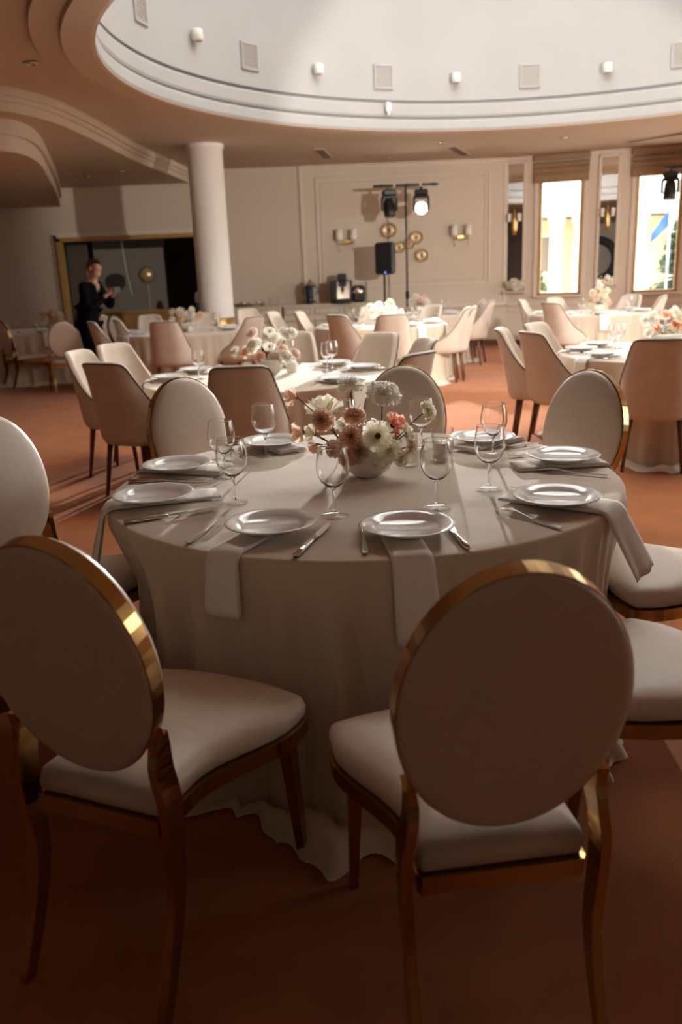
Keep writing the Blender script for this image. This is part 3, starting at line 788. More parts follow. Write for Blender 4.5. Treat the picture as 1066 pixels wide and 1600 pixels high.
def napkin_mesh(r_in, hang, w_in, w_out, skew=0.0, folds=3, ripple=.0, flare=.012):
    """linen strip running outwards (local +x from the plate centre) over the table edge and down"""
    m = MB(); path = []
    for k in range(7): path.append((r_in+(TR-.03-r_in)*k/6, TOP+.004, 0))
    for k in range(1, 7):
        a = pi/2*k/6; path.append((TR-.02+.034*sin(a), TOP-.030+.034*cos(a), .2*k/6))
    if hang > 0:
        for k in range(1, 9): path.append((TR+.014+flare*(k/8), TOP-.030-hang*k/8, .2+.8*k/8))
    nw = 9
    for layer in range(folds):
        rows = []; off = .0035*layer
        for (r, z, t) in path:
            w = w_in+(w_out-w_in)*t
            row = []
            for j in range(nw):
                v = -1+2*j/(nw-1)
                wob = ripple*sin(v*5+layer)*max(0, t-.15)+.002*sin(r*30+v*3+layer*2)
                up = off+.004+.003*(1-v*v)
                if z > TOP-.02: row.append((r, v*w/2*(1-.03*layer)+skew*t, z+up+abs(wob)*.4))
                else: row.append((r+up+wob, v*w/2*(1-.03*layer)+skew*t, z-.004*layer*(1 if t > .95 else 0)))
            rows.append(row)
        under = [[(a, b, c-.0022) if c > TOP-.02 else (a-.0022, b, c) for (a, b, c) in row] for row in rows]
        loops = [top+list(reversed(bot)) for top, bot in zip(rows, under)]
        m.loft(loops, True, True, True)
    return m.mesh('napkin')

def put(name, mesh, loc, rz, label, cat, group, m=None):
    return tag(obj(name, mesh, m, loc=loc, rot=(0, 0, rz)), label, cat, group)
def knife_at(loc, rz, label, group):
    t = thing('table_knife', label, 'knife', loc, rz, group)
    obj('handle', kh, None, t); obj('blade', kb, None, t); return t

FC = TABLES['front']['c']
# the front table: every setting placed by hand  (angle, radius, plate words, napkin args, words)
SETTINGS = [
    (-114.96, .692, 'white dinner plate over the short hanging napkin, beside the free-lying knife', (.60, .135, .10, .115, .0, 2, .004), 'pale linen napkin hanging short off the front table edge under a plate'),
    (-82.2, .712, 'white dinner plate over the long hanging napkin above the oval chair back', (.60, .195, .11, .128, .015, 2, .002), 'pale linen napkin hanging longest off the front table edge'),
    (-38.7, .740, 'white dinner plate over the wide slanting napkin, beside the lone shiny fork', (.56, .17, .15, .19, .055, 2, .005, .075), 'wide linen napkin slanting off the table edge toward the pale seats'),
    (7.9, .755, 'white dinner plate set before the bright gold-rimmed oval chair', (.56, .05, .13, .12, 0, 3, 0), 'folded linen napkin under the plate before the gold-rimmed oval chair'),
    (44.5, .729, 'white dinner plate behind the pair of overlapping glasses, facing bare carpet', (.56, .10, .13, .12, 0, 4, 0), 'folded linen napkin under the plate behind the overlapping glasses'),
    (84, .73, 'white dinner plate hidden behind the bouquet, before the cream oval chair', (.60, .10, .12, .12, 0, 3, 0), 'folded linen napkin hidden behind the bouquet on the front table'),
    (121.6, .719, 'white dinner plate before the dark brown chair back, beside a wine glass', (.56, .10, .13, .12, 0, 4, 0), 'folded linen napkin under the plate before the dark brown chair back'),
    (163.1, .746, 'white dinner plate right below the cream oval chair before the dark chair', (.55, .10, .13, .12, 0, 4, 0), 'folded linen napkin under the plate below the cream oval chair'),
    (-161.3, .752, 'white dinner plate at the table edge beside the glossy white oval chair', (.53, .19, .13, .155, -.02, 2, .014, .05), 'linen napkin falling in two folds off the edge by the white seat'),
]
for i, (ad, r, plab, na, nlab) in enumerate(SETTINGS):
    a = radians(ad); x, y = FC[0]+r*cos(a), FC[1]+r*sin(a)
    put('dinner_plate', plate_mesh, (x, y, TOP+.0165), 0, plab, 'plate', 'plates on the front table')
    put('napkin', napkin_mesh(*na), (FC[0], FC[1], 0), a+radians(-2 if i != 2 else 3), nlab, 'napkin', 'napkins on the front table', M['napkin'])
def fpos(x, y): return (x, y, TOP+.001)
# forks: tip point and heel point measured on the table
def cutlery(kind, tip, heel, lab):
    dx, dy = tip[0]-heel[0], tip[1]-heel[1]; rz = atan2(dy, dx)-pi/2
    c = ((tip[0]+heel[0])/2, (tip[1]+heel[1])/2, TOP+.001)
    k = min(1.3, math.hypot(dx, dy)/(.205 if kind == 'fork' else .233))
    o = put('fork', fork0, c, rz, lab, 'fork', 'forks on the front table') if kind == 'fork' else knife_at(c, rz, lab, 'knives on the front table')
    o.scale = (1.12, k, 1.1)
def pol(ad, r, off):   # point at radius r on the seat axis, shifted sideways (to the diner's left +)
    a = radians(ad); return (FC[0]+r*cos(a)+off*sin(a), FC[1]+r*sin(a)-off*cos(a))
WHERE = {
    -114.96: ('beside the plate over the short hanging napkin',), -82.2: ('half under the plate over the long hanging napkin',), -38.7: ('beside the plate over the wide slanting napkin',),
    7.9: ('beside the plate before the gold-rimmed oval chair',), 44.5: ('beside the plate behind the overlapping glasses',), 84: ('behind the bouquet on the front table',),
    121.6: ('beside the plate before the dark brown chair back',), 163.1: ('beside the plate below the cream oval chair',), -161.3: ('beside the plate by the glossy white chair',)}
OFFS = {-114.96: (.185, -.15, -.02, 8), -82.2: (.118, -.15, .0, 0), -38.7: (.185, -.15, .0, 0), 7.9: (.17, -.16, .0, 0), 44.5: (.16, -.16, .0, 0), 84: (.16, -.16, .0, 0), 121.6: (.16, -.16, .0, 0), 163.1: (.16, -.165, .0, 0), -161.3: (.17, -.165, .0, 0)}
MEAS = {('fork', -114.96): ((-.345, 2.515), (-.439, 2.253)), ('knife', -114.96): ((-.034, 2.39), (-.126, 2.104)), ('fork', -82.2): ((.061, 2.38), (.06, 2.102)),
        ('knife', -82.2): ((.30, 2.39), (.333, 2.11)), ('fork', -38.7): ((.470, 2.495), (.622, 2.249)), ('fork', 7.9): ((.70, 2.965), (.929, 2.834)), ('fork', 44.5): ((.60, 3.34), (.83, 3.431)),
        ('knife', -38.7): (pol(-38.7, .52, -.13), pol(-38.7, .79, -.13)), ('knife', -161.3): ((-.397, 2.612), (-.674, 2.486)), ('fork', -161.3): ((-.551, 2.965), (-.80, 2.87)), ('knife', 163.1): ((-.491, 3.008), (-.785, 3.037))}
for ad, (w,) in WHERE.items():
    of, ok, dr_, tw = OFFS[ad]
    for kind, off, r0, r1 in (('fork', of, .60, .86), ('knife', ok, .60, .88)):
        tip, heel = MEAS.get((kind, ad), (pol(ad, r0, off), pol(ad, r1, off)))
        cutlery(kind, tip, heel, 'steel %s %s' % (kind, w))
# wine glasses on the front table
for x, y, lab in ((-.35, 2.69, 'wine glass in front of the overlapping pair beside the dark chairs'), (-.43, 3.06, 'wine glass just behind the one by the lone fork tip'), (-.30, 3.42, 'wine glass standing before the dark brown chair back'),
                  (-.02, 2.49, 'wine glass standing in front of the bouquet'), (.30, 2.53, 'wine glass standing in front of the white candle'), (.50, 2.73, 'wine glass standing alone before the conical chair legs'),
                  (.60, 3.19, 'wine glass behind another, facing the bare carpet'), (.345, 3.42, 'wine glass against the oval chair back behind the candle'), (.03, 3.46, 'wine glass seen through the flower stems of the bouquet')):
    wine_glass(x, y, lab)
# tumbler, candle holder
def tumbler_mesh(r, h, t, base):
    m = MB(); m.lathe([(.001, 0), (r*.86, 0), (r*.9, .004), (r, h), (r-t*.5, h+.001), (r-t, h), (r*.9-t, base), (.001, base)], 32); return m.mesh('tumbler')
tb = tumbler_mesh(.037, .125, .0025, .016); tb.materials.append(M['tglass'])
put('glass_tumbler', tb, (.265, 3.13, TOP+.001), 0, 'clear straight tumbler standing beside the flower bowl', 'tumbler', None)
CH = (.405, 3.21)
ct = tumbler_mesh(.046, .125, .0025, .008); ct.materials.append(M['tglass'])
put('candle_glass', ct, (CH[0], CH[1], TOP+.001), 0, 'clear candle glass holding a white candle behind a wine glass', 'candle holder', None)
cd = thing('pillar_candle', 'white pillar candle inside the clear candle glass', 'candle', (CH[0], CH[1], TOP+.0105))
m = MB(); m.lathe([(.001, 0), (.037, 0), (.038, .003), (.038, .066), (.035, .07), (.001, .067)], 24); obj('wax', m, M['wax'], cd)
m = MB(); m.tube([(0, 0, .066), (.001, 0, .078)], .0012, 5); obj('wick', m, M['black'], cd)

# ------------------------------------------------------------------ flowers
def petal(mb, axis_m, az, th0, curl, L, W, ruffle, k, seed, nu=5, nv=5, cup=.25, r0=0.0):
    rnd = random.Random(seed); ph = rnd.uniform(0, 6.28)
    rows = []; rr, zz = r0, 0.0; step = L/nv; th = th0
    for v in range(nv+1):
        t = v/nv
        w = W*(.25+.75*sin(min(1, t*1.15)*pi*.5))*(1-.25*max(0, t-.75)*4*.4)
        nr, nz = -cos(th), sin(th)   # normal of the petal surface in its radial plane
        row = []
        for u in range(nu+1):
            s = -1+2*u/nu
            dz = ruffle*t*t*sin(k*s+ph)+cup*w*s*s*.5
            edge = L*.06*t*sin(k*1.7*s+ph*2)
            r_ = rr+nr*dz+sin(th)*edge*.5; z_ = zz+nz*dz+cos(th)*edge*.5
            row.append((r_, s*w/2, z_))
        rows.append(row); th += curl/nv; rr += sin(th)*step; zz += cos(th)*step
    mb.grid(rows, axis_m @ Matrix.Rotation(az, 4, 'Z'))
def blossom(kind, seed, lo=False):
    """unit blossom about radius 1, opening along +z, base at the origin"""
    mb = MB(); rnd = random.Random(seed); I = Matrix.Identity(4)
    nu, nv = (3, 3) if lo else (6, 5)
    if kind == 'carnation':
        for li, (n, th0, cu, L, W) in enumerate(((5, 4, 10, .88, .60), (7, 9, 26, .98, .68), (9, 16, 44, 1.06, .72), (10, 24, 62, 1.10, .74), (10, 34, 78, 1.10, .76), (9, 48, 86, 1.04, .74))):
            if lo and li in (1, 4): continue
            for k in range(n):
                petal(mb, I, 2*pi*(k+rnd.random()*.6)/n+li, radians(th0), radians(cu), L*(.9+.2*rnd.random()), W, .13, 7.5, rnd.random(), nu+2 if not lo else nu, nv, .08, .03)
    elif kind == 'poppy':
        for li, (n, th, L, W) in enumerate(((4, 26, 1.15, 1.0), (5, 52, 1.2, 1.05))):
            for k in range(n):
                petal(mb, I, 2*pi*(k+.3*rnd.random())/n+li*.7, radians(th*.9), radians(18 if li else 5), L*(.9+.2*rnd.random()), W, .11, 4.5, rnd.random(), nu+1, nv, .35)
    elif kind == 'gerbera':
        for li, (n, th, L, W) in enumerate(((20, 80, 1.0, .27), (18, 66, .82, .25), (14, 48, .5, .2))):
            for k in range(n):
                petal(mb, I, 2*pi*(k+.25*rnd.random())/n+li*.2, radians(th*.75), radians(th*.3), L*(.93+.12*rnd.random()), W, .03, 3, rnd.random(), 2, 3, .2, .1)
    elif kind == 'scabiosa':
        for li, (n, th, L, W) in enumerate(((9, 78, 1.0, .62), (8, 50, .8, .5), (6, 22, .6, .4))):
            for k in range(n):
                petal(mb, I, 2*pi*(k+.4*rnd.random())/n+li, radians(th*.7), radians(th*.4), L*(.9+.2*rnd.random()), W, .09, 6, rnd.random(), nu, nv, .15)
    elif kind == 'filler':
        for q in range(14):
            d = Vector((rnd.gauss(0, 1), rnd.gauss(0, 1), rnd.gauss(.4, 1))).normalized()*rnd.uniform(.4, .85)
            mt = Matrix.Translation(d) @ Euler((rnd.uniform(0, 6), rnd.uniform(0, 6), 0)).to_matrix().to_4x4()
            for k in range(5): petal(mb, mt, 2*pi*k/5, radians(50), radians(30), .3, .24, .03, 3, rnd.random(), 2, 2)
    return mb.mesh('blossom')
CAL = MB(); CAL.lathe([(.001, -.20), (.10, -.16), (.17, 0), (.16, .22), (.12, .34)], 10); cal_mesh = CAL.mesh('calyx'); cal_mesh.materials.append(M['stem'])
CEN = MB(); CEN.lathe([(.24, .02), (.22, .12), (.10, .18), (.001, .2)], 12); cen_mesh = CEN.mesh('centre'); cen_mesh.materials.append(M['centre'])
BM = {}
def bmesh_for(kind, col, lo, var):
    key = (kind, col, lo, var)
    if key not in BM:
        me = blossom(kind, len(kind)*37+var*11, lo); me.materials.append(M['p_'+col]); BM[key] = me
    return BM[key]
FNAME = {'carnation': 'carnation', 'poppy': 'poppy', 'gerbera': 'gerbera', 'scabiosa': 'scabiosa', 'filler': 'filler_sprig'}
def flower(kind, col, pos, r, aim, root, label, group, var=0, lo=False, stem=True):
    """pos: blossom base point; aim: opening direction; root: where the stem leaves the bowl"""
    aim = Vector(aim).normalized(); pos = Vector(pos)
    q = Vector((0, 0, 1)).rotation_difference(aim)
    t = bpy.data.objects.new(FNAME[kind], None); COL.objects.link(t); t.location = pos; tag(t, label, 'flower', group); t.empty_display_size = .02
    b = obj('blossom', bmesh_for(kind, col, lo, var), None, t); b.rotation_euler = q.to_euler(); b.scale = (r, r, r)
    if not lo:
        c = obj('calyx', cal_mesh, None, t); c.rotation_euler = q.to_euler(); c.scale = (r*.9, r*.9, r*.9)
        if kind in ('gerbera', 'scabiosa', 'poppy'):
            c = obj('centre', cen_mesh, None, t); c.rotation_euler = q.to_euler(); c.scale = (r, r, r)
    if stem:
        a = -aim*r*.15; b_ = Vector(root)-pos; mid = (a+b_)*.5+Vector((0, 0, -.1*(b_-a).length))*0 - aim*(b_-a).length*.18
        s = MB(); pts = [(1-k/6)**2*a+2*(k/6)*(1-k/6)*mid+(k/6)**2*b_ for k in range(7)]
        s.tube(pts, [.0022]*7 if not lo else [.003]*7, 6 if not lo else 4); obj('stem', s, M['stem'], t)
    return t
# bowl of the front bouquet
BX, BY = .105, 2.985
bw = MB(); bw.lathe([(.001, 0), (.034, 0), (.036, .004), (.052, .010), (.078, .030), (.094, .060), (.098, .088), (.094, .110), (.088, .118), (.084, .117), (.090, .088), (.086, .062), (.070, .035), (.001, .02)], 40)
tag(obj('flower_bowl', bw, M['bowl'], loc=(BX, BY, TOP+.001)), 'round white ceramic bowl holding the front bouquet', 'bowl')
FRONT = [
    ('poppy', 'peach', (-0.142, 2.979, 1.061), 0.0372, (-0.75, -0.5, 0.25), 'ragged peach poppy reaching furthest out on a long bare stem'),
    ('poppy', 'cream', (-0.038, 3.031, 0.980), 0.0663, (-0.15, -0.35, 0.9), 'largest cream poppy, cup-shaped, above a peach carnation'),
    ('carnation', 'white', (0.053, 3.078, 1.072), 0.0459, (0.05, 0.1, 1), 'white carnation held straight up on a single tall stem'),
    ('carnation', 'white', (0.166, 3.003, 1.044), 0.0611, (0.15, -0.1, 1), 'large white carnation high above the bowl on twin stems'),
    ('carnation', 'peach', (-0.050, 2.917, 0.988), 0.0386, (-0.2, -1, 0.2), 'peach carnation facing out, in front of the big cream poppy'),
    ('carnation', 'peach', (0.062, 2.991, 0.977), 0.0397, (0, -0.6, 0.8), 'peach carnation in the middle, below the tall single stem'),
    ('carnation', 'peach', (0.046, 2.907, 0.927), 0.0385, (-0.1, -1, 0.2), 'peach carnation behind the wine glass rim, low centre'),
    ('poppy', 'coral', (0.197, 3.008, 0.940), 0.0447, (0.5, -0.35, 0.6), 'coral poppy beside the cream oval chair back'),
    ('carnation', 'coral', (0.195, 3.039, 0.908), 0.0309, (0.6, -0.5, 0.2), 'small coral blossom just under the coral poppy'),
    ('gerbera', 'cream', (0.139, 2.893, 0.928), 0.0517, (0.0, -1, 0.18), 'flat cream gerbera with dark centre facing the camera'),
    ('carnation', 'cream', (0.321, 3.023, 0.985), 0.0355, (1, -0.2, 0.35), 'cream carnation on a thin stem against the wine glass'),
    ('scabiosa', 'cream', (0.240, 2.958, 0.915), 0.0416, (0.95, -0.45, 0.25), 'cream scabiosa leaning out over the tumbler'),
    ('carnation', 'pink', (0.256, 2.956, 0.873), 0.0254, (0.8, -0.5, -0.2), 'little pale pink blossom hanging before the tumbler'),
    ('poppy', 'peach', (-0.121, 2.958, 0.940), 0.0393, (-0.8, -0.4, -0.1), 'peach poppy seen from the side, drooping on a dark stem'),
    ('poppy', 'peach', (-0.075, 2.887, 0.907), 0.0271, (-0.6, -0.6, -0.5), 'peach bud hanging low behind the wine glass bowl'),
    ('carnation', 'peach', (-0.013, 2.873, 0.894), 0.0314, (-0.4, -1, 0), 'peach carnation low above the tablecloth behind the glass'),
    ('poppy', 'cream', (-0.084, 2.958, 0.934), 0.0324, (-0.7, -0.5, 0.3), 'creamy poppy tucked between two peach blossoms'),
    ('scabiosa', 'white', (0.022, 3.060, 0.936), 0.0359, (-0.1, -0.6, 0.7), 'white scabiosa in the heart of the bouquet'),
    ('carnation', 'pink', (0.076, 2.920, 0.870), 0.0455, (-0.1, -1, 0.1), 'wide pale pink carnation resting on the bowl rim'),
    ('carnation', 'peach', (0.035, 2.903, 0.855), 0.0317, (-0.4, -1, -0.1), 'peach carnation spilling over the bowl rim'),
    ('scabiosa', 'cream', (0.175, 2.910, 0.875), 0.0476, (0.4, -1, 0.0), 'cream scabiosa over the bowl rim next to the gerbera'),
    ('filler', 'white', (0.117, 3.028, 0.936), 0.0355, (0, -0.5, 0.9), 'frothy white filler sprig above the gerbera'),
    ('filler', 'blue', (0.228, 2.939, 0.843), 0.0230, (0.5, -0.8, 0), 'grey-blue filler sprig beside the tumbler base'),
    ('filler', 'blue', (0.087, 2.960, 0.935), 0.0254, (0, -0.8, 0.4), 'grey-blue filler sprig between peach carnation and gerbera'),
    ('poppy', 'white', (0.135, 2.914, 0.848), 0.0318, (0.1, -1, -0.1), 'white poppy low over the front of the bowl'),
    ('carnation', 'cream', (0.221, 2.939, 0.835), 0.0276, (0.7, -0.8, -0.3), 'cream blossom at the bowl edge drooping toward the table')]
BOUQUETS = {
    'second': [(-0.604, 6.297, 1.077, 0.044, 'pink', 'carnation', (-0.68, -0.45, 0.6)), (-0.469, 6.271, 1.092, 0.044, 'white', 'gerbera', (0.02, -0.45, 0.6)), (-0.434, 6.329, 1.045, 0.055, 'white', 'scabiosa', (0.25, -0.45, 0.6)), (-0.350, 6.281, 1.068, 0.049, 'white', 'carnation', (0.67, -0.45, 0.6)), (-0.297, 6.263, 1.072, 0.039, 'white', 'carnation', (0.95, -0.45, 0.6)), (-0.603, 6.330, 0.991, 0.060, 'white', 'carnation', (-0.63, -0.45, 0.6)), (-0.602, 6.434, 0.935, 0.055, 'cream', 'poppy', (-0.55, -0.45, 0.6)), (-0.487, 6.410, 0.970, 0.050, 'white', 'gerbera', (0.02, -0.45, 0.6)), (-0.671, 6.403, 0.936, 0.045, 'peach', 'carnation', (-0.93, -0.45, 0.6)), (-0.558, 6.294, 0.904, 0.044, 'peach', 'carnation', (-0.38, -0.45, 0.6)), (-0.375, 6.357, 0.947, 0.040, 'peach', 'carnation', (0.6, -0.45, 0.6)), (-0.356, 6.305, 0.899, 0.054, 'white', 'carnation', (0.7, -0.45, 0.6)), (-0.444, 6.285, 0.905, 0.044, 'pink', 'carnation', (0.22, -0.45, 0.6)), (-0.282, 6.271, 0.918, 0.039, 'pink', 'carnation', (1.07, -0.45, 0.6)), (-0.739, 6.293, 0.948, 0.039, 'cream', 'carnation', (-1.35, -0.45, 0.6))],
    'pillar': [(-2.346, 12.585, 1.025, 0.049, 'cream', 'carnation', (-0.53, -0.45, 0.6)), (-2.222, 12.566, 1.021, 0.069, 'white', 'carnation', (-0.21, -0.45, 0.6)), (-2.043, 12.561, 1.041, 0.049, 'white', 'carnation', (0.27, -0.45, 0.6)), (-2.105, 12.560, 0.962, 0.079, 'white', 'carnation', (0.12, -0.45, 0.6)), (-2.329, 12.439, 0.923, 0.049, 'white', 'carnation', (-0.53, -0.45, 0.6)), (-2.204, 12.462, 0.917, 0.059, 'peach', 'carnation', (-0.18, -0.45, 0.6)), (-2.000, 12.525, 0.933, 0.069, 'white', 'carnation', (0.39, -0.45, 0.6)), (-1.926, 12.546, 0.965, 0.049, 'peach', 'carnation', (0.59, -0.45, 0.6)), (-2.155, 12.571, 0.845, 0.079, 'white', 'carnation', (0.02, -0.45, 0.6)), (-2.262, 12.576, 0.804, 0.059, 'cream', 'carnation', (-0.26, -0.45, 0.6)), (-2.020, 12.417, 0.822, 0.068, 'white', 'carnation', (0.32, -0.45, 0.6))],
    'coffee': [(0.504, 11.771, 1.008, 0.055, 'white', 'carnation', (-0.57, -0.45, 0.6)), (0.627, 11.784, 1.020, 0.065, 'white', 'carnation', (-0.22, -0.45, 0.6)), (0.783, 11.751, 1.049, 0.064, 'cream', 'carnation', (0.23, -0.45, 0.6)), (0.811, 11.686, 0.966, 0.073, 'white', 'carnation', (0.33, -0.45, 0.6)), (0.544, 11.745, 0.932, 0.074, 'white', 'carnation', (-0.44, -0.45, 0.6)), (0.662, 11.668, 0.922, 0.073, 'white', 'carnation', (-0.09, -0.45, 0.6)), (0.725, 11.837, 0.963, 0.046, 'pink', 'carnation', (0.06, -0.45, 0.6)), (0.943, 11.823, 0.921, 0.046, 'white', 'carnation', (0.68, -0.45, 0.6))],
    'lamp': [(1.368, 14.210, 1.043, 0.056, 'white', 'carnation', (-0.15, -0.45, 0.6)), (1.447, 14.160, 1.001, 0.055, 'pink', 'carnation', (0.05, -0.45, 0.6)), (1.289, 14.282, 0.962, 0.056, 'white', 'carnation', (-0.35, -0.45, 0.6)), (1.557, 14.214, 0.954, 0.067, 'white', 'carnation', (0.3, -0.45, 0.6)), (1.426, 14.276, 0.926, 0.067, 'pink', 'carnation', (-0.03, -0.45, 0.6)), (1.521, 14.270, 1.025, 0.045, 'pink', 'carnation', (0.2, -0.45, 0.6))],
    'woman': [(-4.485, 13.402, 1.034, 0.063, 'cream', 'carnation', (-0.37, -0.45, 0.6)), (-4.338, 13.383, 1.058, 0.063, 'pink', 'carnation', (-0.02, -0.45, 0.6)), (-4.228, 13.420, 1.004, 0.063, 'cream', 'carnation', (0.31, -0.45, 0.6)), (-4.378, 13.386, 0.983, 0.063, 'coral', 'carnation', (-0.09, -0.45, 0.6)), (-4.443, 13.332, 0.959, 0.063, 'white', 'carnation', (-0.29, -0.45, 0.6)), (-4.181, 13.361, 0.918, 0.063, 'cream', 'carnation', (0.41, -0.45, 0.6)), (-4.312, 13.463, 0.918, 0.063, 'white', 'carnation', (0.16, -0.45, 0.6)), (-4.576, 13.309, 0.869, 0.063, 'white', 'carnation', (-0.62, -0.45, 0.6)), (-4.126, 13.309, 0.842, 0.052, 'cream', 'carnation', (0.53, -0.45, 0.6))],
    'window': [(2.519, 6.925, 1.017, 0.049, 'white', 'carnation', (-0.83, -0.45, 0.6)), (2.549, 6.856, 1.039, 0.048, 'white', 'carnation', (-0.56, -0.45, 0.6)), (2.675, 6.907, 1.052, 0.043, 'peach', 'carnation', (-0.03, -0.45, 0.6)), (2.750, 6.894, 1.075, 0.049, 'white', 'carnation', (0.37, -0.45, 0.6)), (2.775, 6.869, 1.020, 0.043, 'cream', 'carnation', (0.52, -0.45, 0.6)), (2.644, 6.999, 0.936, 0.049, 'peach', 'carnation', (-0.38, -0.45, 0.6)), (2.649, 6.839, 0.977, 0.043, 'blue', 'filler', (-0.06, -0.45, 0.6)), (2.738, 6.883, 0.970, 0.043, 'coral', 'carnation', (0.29, -0.45, 0.6)), (2.697, 6.841, 0.944, 0.048, 'cream', 'carnation', (0.17, -0.45, 0.6)), (2.666, 6.927, 0.900, 0.043, 'cream', 'carnation', (-0.16, -0.45, 0.6)), (2.772, 6.855, 0.910, 0.043, 'white', 'carnation', (0.49, -0.45, 0.6)), (2.526, 6.871, 0.914, 0.038, 'white', 'carnation', (-0.73, -0.45, 0.6)), (2.759, 6.949, 0.894, 0.038, 'peach', 'carnation', (0.24, -0.45, 0.6)), (2.803, 6.864, 0.964, 0.043, 'peach', 'carnation', (0.64, -0.45, 0.6))],
    'flag': [(3.864, 12.512, 1.144, 0.059, 'white', 'carnation', (0.05, -0.45, 0.6)), (3.787, 12.581, 1.047, 0.059, 'cream', 'carnation', (-0.22, -0.45, 0.6)), (3.896, 12.420, 1.038, 0.068, 'cream', 'carnation', (0.2, -0.45, 0.6)), (3.786, 12.412, 0.989, 0.058, 'pink', 'carnation', (-0.1, -0.45, 0.6)), (3.936, 12.446, 0.956, 0.068, 'white', 'carnation', (0.28, -0.45, 0.6)), (3.860, 12.553, 0.892, 0.079, 'white', 'carnation', (-0.02, -0.45, 0.6)), (3.729, 12.523, 0.916, 0.059, 'pink', 'carnation', (-0.35, -0.45, 0.6)), (3.737, 12.447, 0.874, 0.059, 'cream', 'carnation', (-0.28, -0.45, 0.6)), (3.990, 12.466, 0.917, 0.049, 'peach', 'carnation', (0.4, -0.45, 0.6)), (3.918, 12.436, 0.867, 0.058, 'cream', 'carnation', (0.22, -0.45, 0.6)), (3.657, 12.492, 0.866, 0.049, 'white', 'carnation', (-0.52, -0.45, 0.6)), (3.945, 12.409, 1.081, 0.049, 'white', 'carnation', (0.35, -0.45, 0.6))],
}
GB = 'blossoms of the front bouquet'
for i, (kind, col, pos, r, aim, lab) in enumerate(FRONT):
    rt = Vector((BX, BY, TOP+.06)); off = Vector(pos)-rt; h = Vector((off.x, off.y, 0))
    if h.length > .05: rt = rt+h.normalized()*.05
    flower(kind, col, pos, r, aim, rt, lab, GB, var=i % 5)
m = MB(); rnd = random.Random(5)
for k in range(26):
    a = rnd.uniform(0, 6.28); b = rnd.uniform(.3, 1.3); d = Vector((cos(a)*sin(b), sin(a)*sin(b), cos(b)))
    p0 = Vector((BX, BY, TOP+.09))+d*.05; p1 = p0+d*rnd.uniform(.05, .11); sd = d.cross(Vector((0, 0, 1))).normalized()*.012
    m.add([p0, (p0+p1)/2+sd, p1, (p0+p1)/2-sd], [(0, 1, 2, 3)], False)
lf = tag(obj('foliage', m, M['leaf']), 'small dark green leaves between the stems of the front bouquet', 'leaves'); lf['kind'] = 'stuff'

BKEY = {'second': 'second table bouquet', 'pillar': 'bouquet before the pillar', 'coffee': 'bouquet below the loudspeaker', 'lamp': 'bouquet under the bright lamp', 'woman': 'bouquet near the woman',
        'window': 'big peach bouquet', 'flag': 'bouquet under the windows'}
SIDE = {'second': 'pillar', 'pillar': "woman's", 'coffee': 'pillar', 'lamp': 'pillar', 'woman': 'wall', 'window': 'brown-bare-carpet', 'flag': 'first-window'}
SIDE = {'second': 'from the pillar side', 'pillar': 'from the woman', 'coffee': 'from the pillar side', 'lamp': 'from the pillar side', 'woman': 'ending beside the woman', 'window': 'from the bare carpet', 'flag': 'from the first window'}
CNAME = {'white': 'white', 'cream': 'cream', 'peach': 'peach', 'pink': 'pale pink', 'coral': 'coral', 'blue': 'grey-blue'}
fbowl = MB(); fbowl.lathe([(.001, 0), (.04, 0), (.07, .02), (.095, .06), (.095, .10), (.085, .12), (.08, .115), (.085, .08), (.001, .02)], 20)
fb_mesh = fbowl.mesh('flower_bowl'); fb_mesh.materials.append(M['bowl'])
for key, fl_ in BOUQUETS.items():
    if key == 'pillar': fl_ = [(f[0]*.962, f[1]*.962, CAMPOS.z+(f[2]-CAMPOS.z)*.962, f[3]*.962)+f[4:] for f in fl_]
    cx = sum(f[0] for f in fl_)/len(fl_); cy = sum(f[1] for f in fl_)/len(fl_)
    o = put('flower_bowl', fb_mesh, (cx, cy, TOP+.001), 0, 'white bowl holding the ' + BKEY[key], 'bowl', 'bowls of the table bouquets')
    if key in ('window',): o.scale = (1.5, 1.5, 1.2)
    cnt = {}
    for f in sorted(fl_, key=lambda f: f[0]/f[1]):
        k = (f[4], f[5]); cnt.setdefault(k, []).append(f)
    for (col, kind), L in cnt.items():
        for n, f in enumerate(L):
            nm = {'carnation': 'blossom', 'gerbera': 'daisy-like blossom', 'poppy': 'cupped blossom', 'scabiosa': 'ruffled blossom', 'filler': 'filler sprig'}[kind]
            lab = ('only %s %s in the %s' % (CNAME[col], nm, BKEY[key])) if len(L) == 1 else '%s %s %s of the %s, %s' % (ORD[n], CNAME[col], nm, BKEY[key], SIDE[key])
            a = Vector(f[6]).normalized(); ps_ = Vector(f[:3])-a*f[3]*.4
            flower(kind, col, ps_, f[3], a, (cx, cy, TOP+.10), lab, BKEY[key], var=n % 3, lo=key != 'second')

# place settings on the tables further back
BGSEAT = {'second': [12, 47, 86, 145, 182, -45], 'window': [128, 164, 202], 'coffee': [11, -20, -58, 190, 150, 238], 'pillar': [-15, 30, 225, 180], 'woman': [240, 300, 0], 'flag': [-30, 20, 225, 265, 180], 'lamp': [-30, 220, 20]}
BGGLASS = {'second': [(-1.0, 6.23), (-.06, 6.40), (-.02, 6.55), (-.36, 6.80)], 'window': [(2.285, 6.99), (2.42, 7.25)], 'coffee': [(.26, 12.2), (.40, 12.2), (1.18, 12.2), (1.08, 12.1)], 'pillar': [(-1.66, 11.95), (-2.53, 12.06)],
           'woman': [(-5.05, 13.4), (-4.9, 13.4), (-4.1, 13.4)], 'flag': [(3.62, 12.6), (3.76, 12.55), (4.36, 12.7)], 'lamp': [(1.75, 14.1), (1.86, 14.1)]}
nk_far = {0: napkin_mesh(.56, .17, .14, .13, 0, 2), 1: napkin_mesh(.56, .05, .14, .13, 0, 3)}
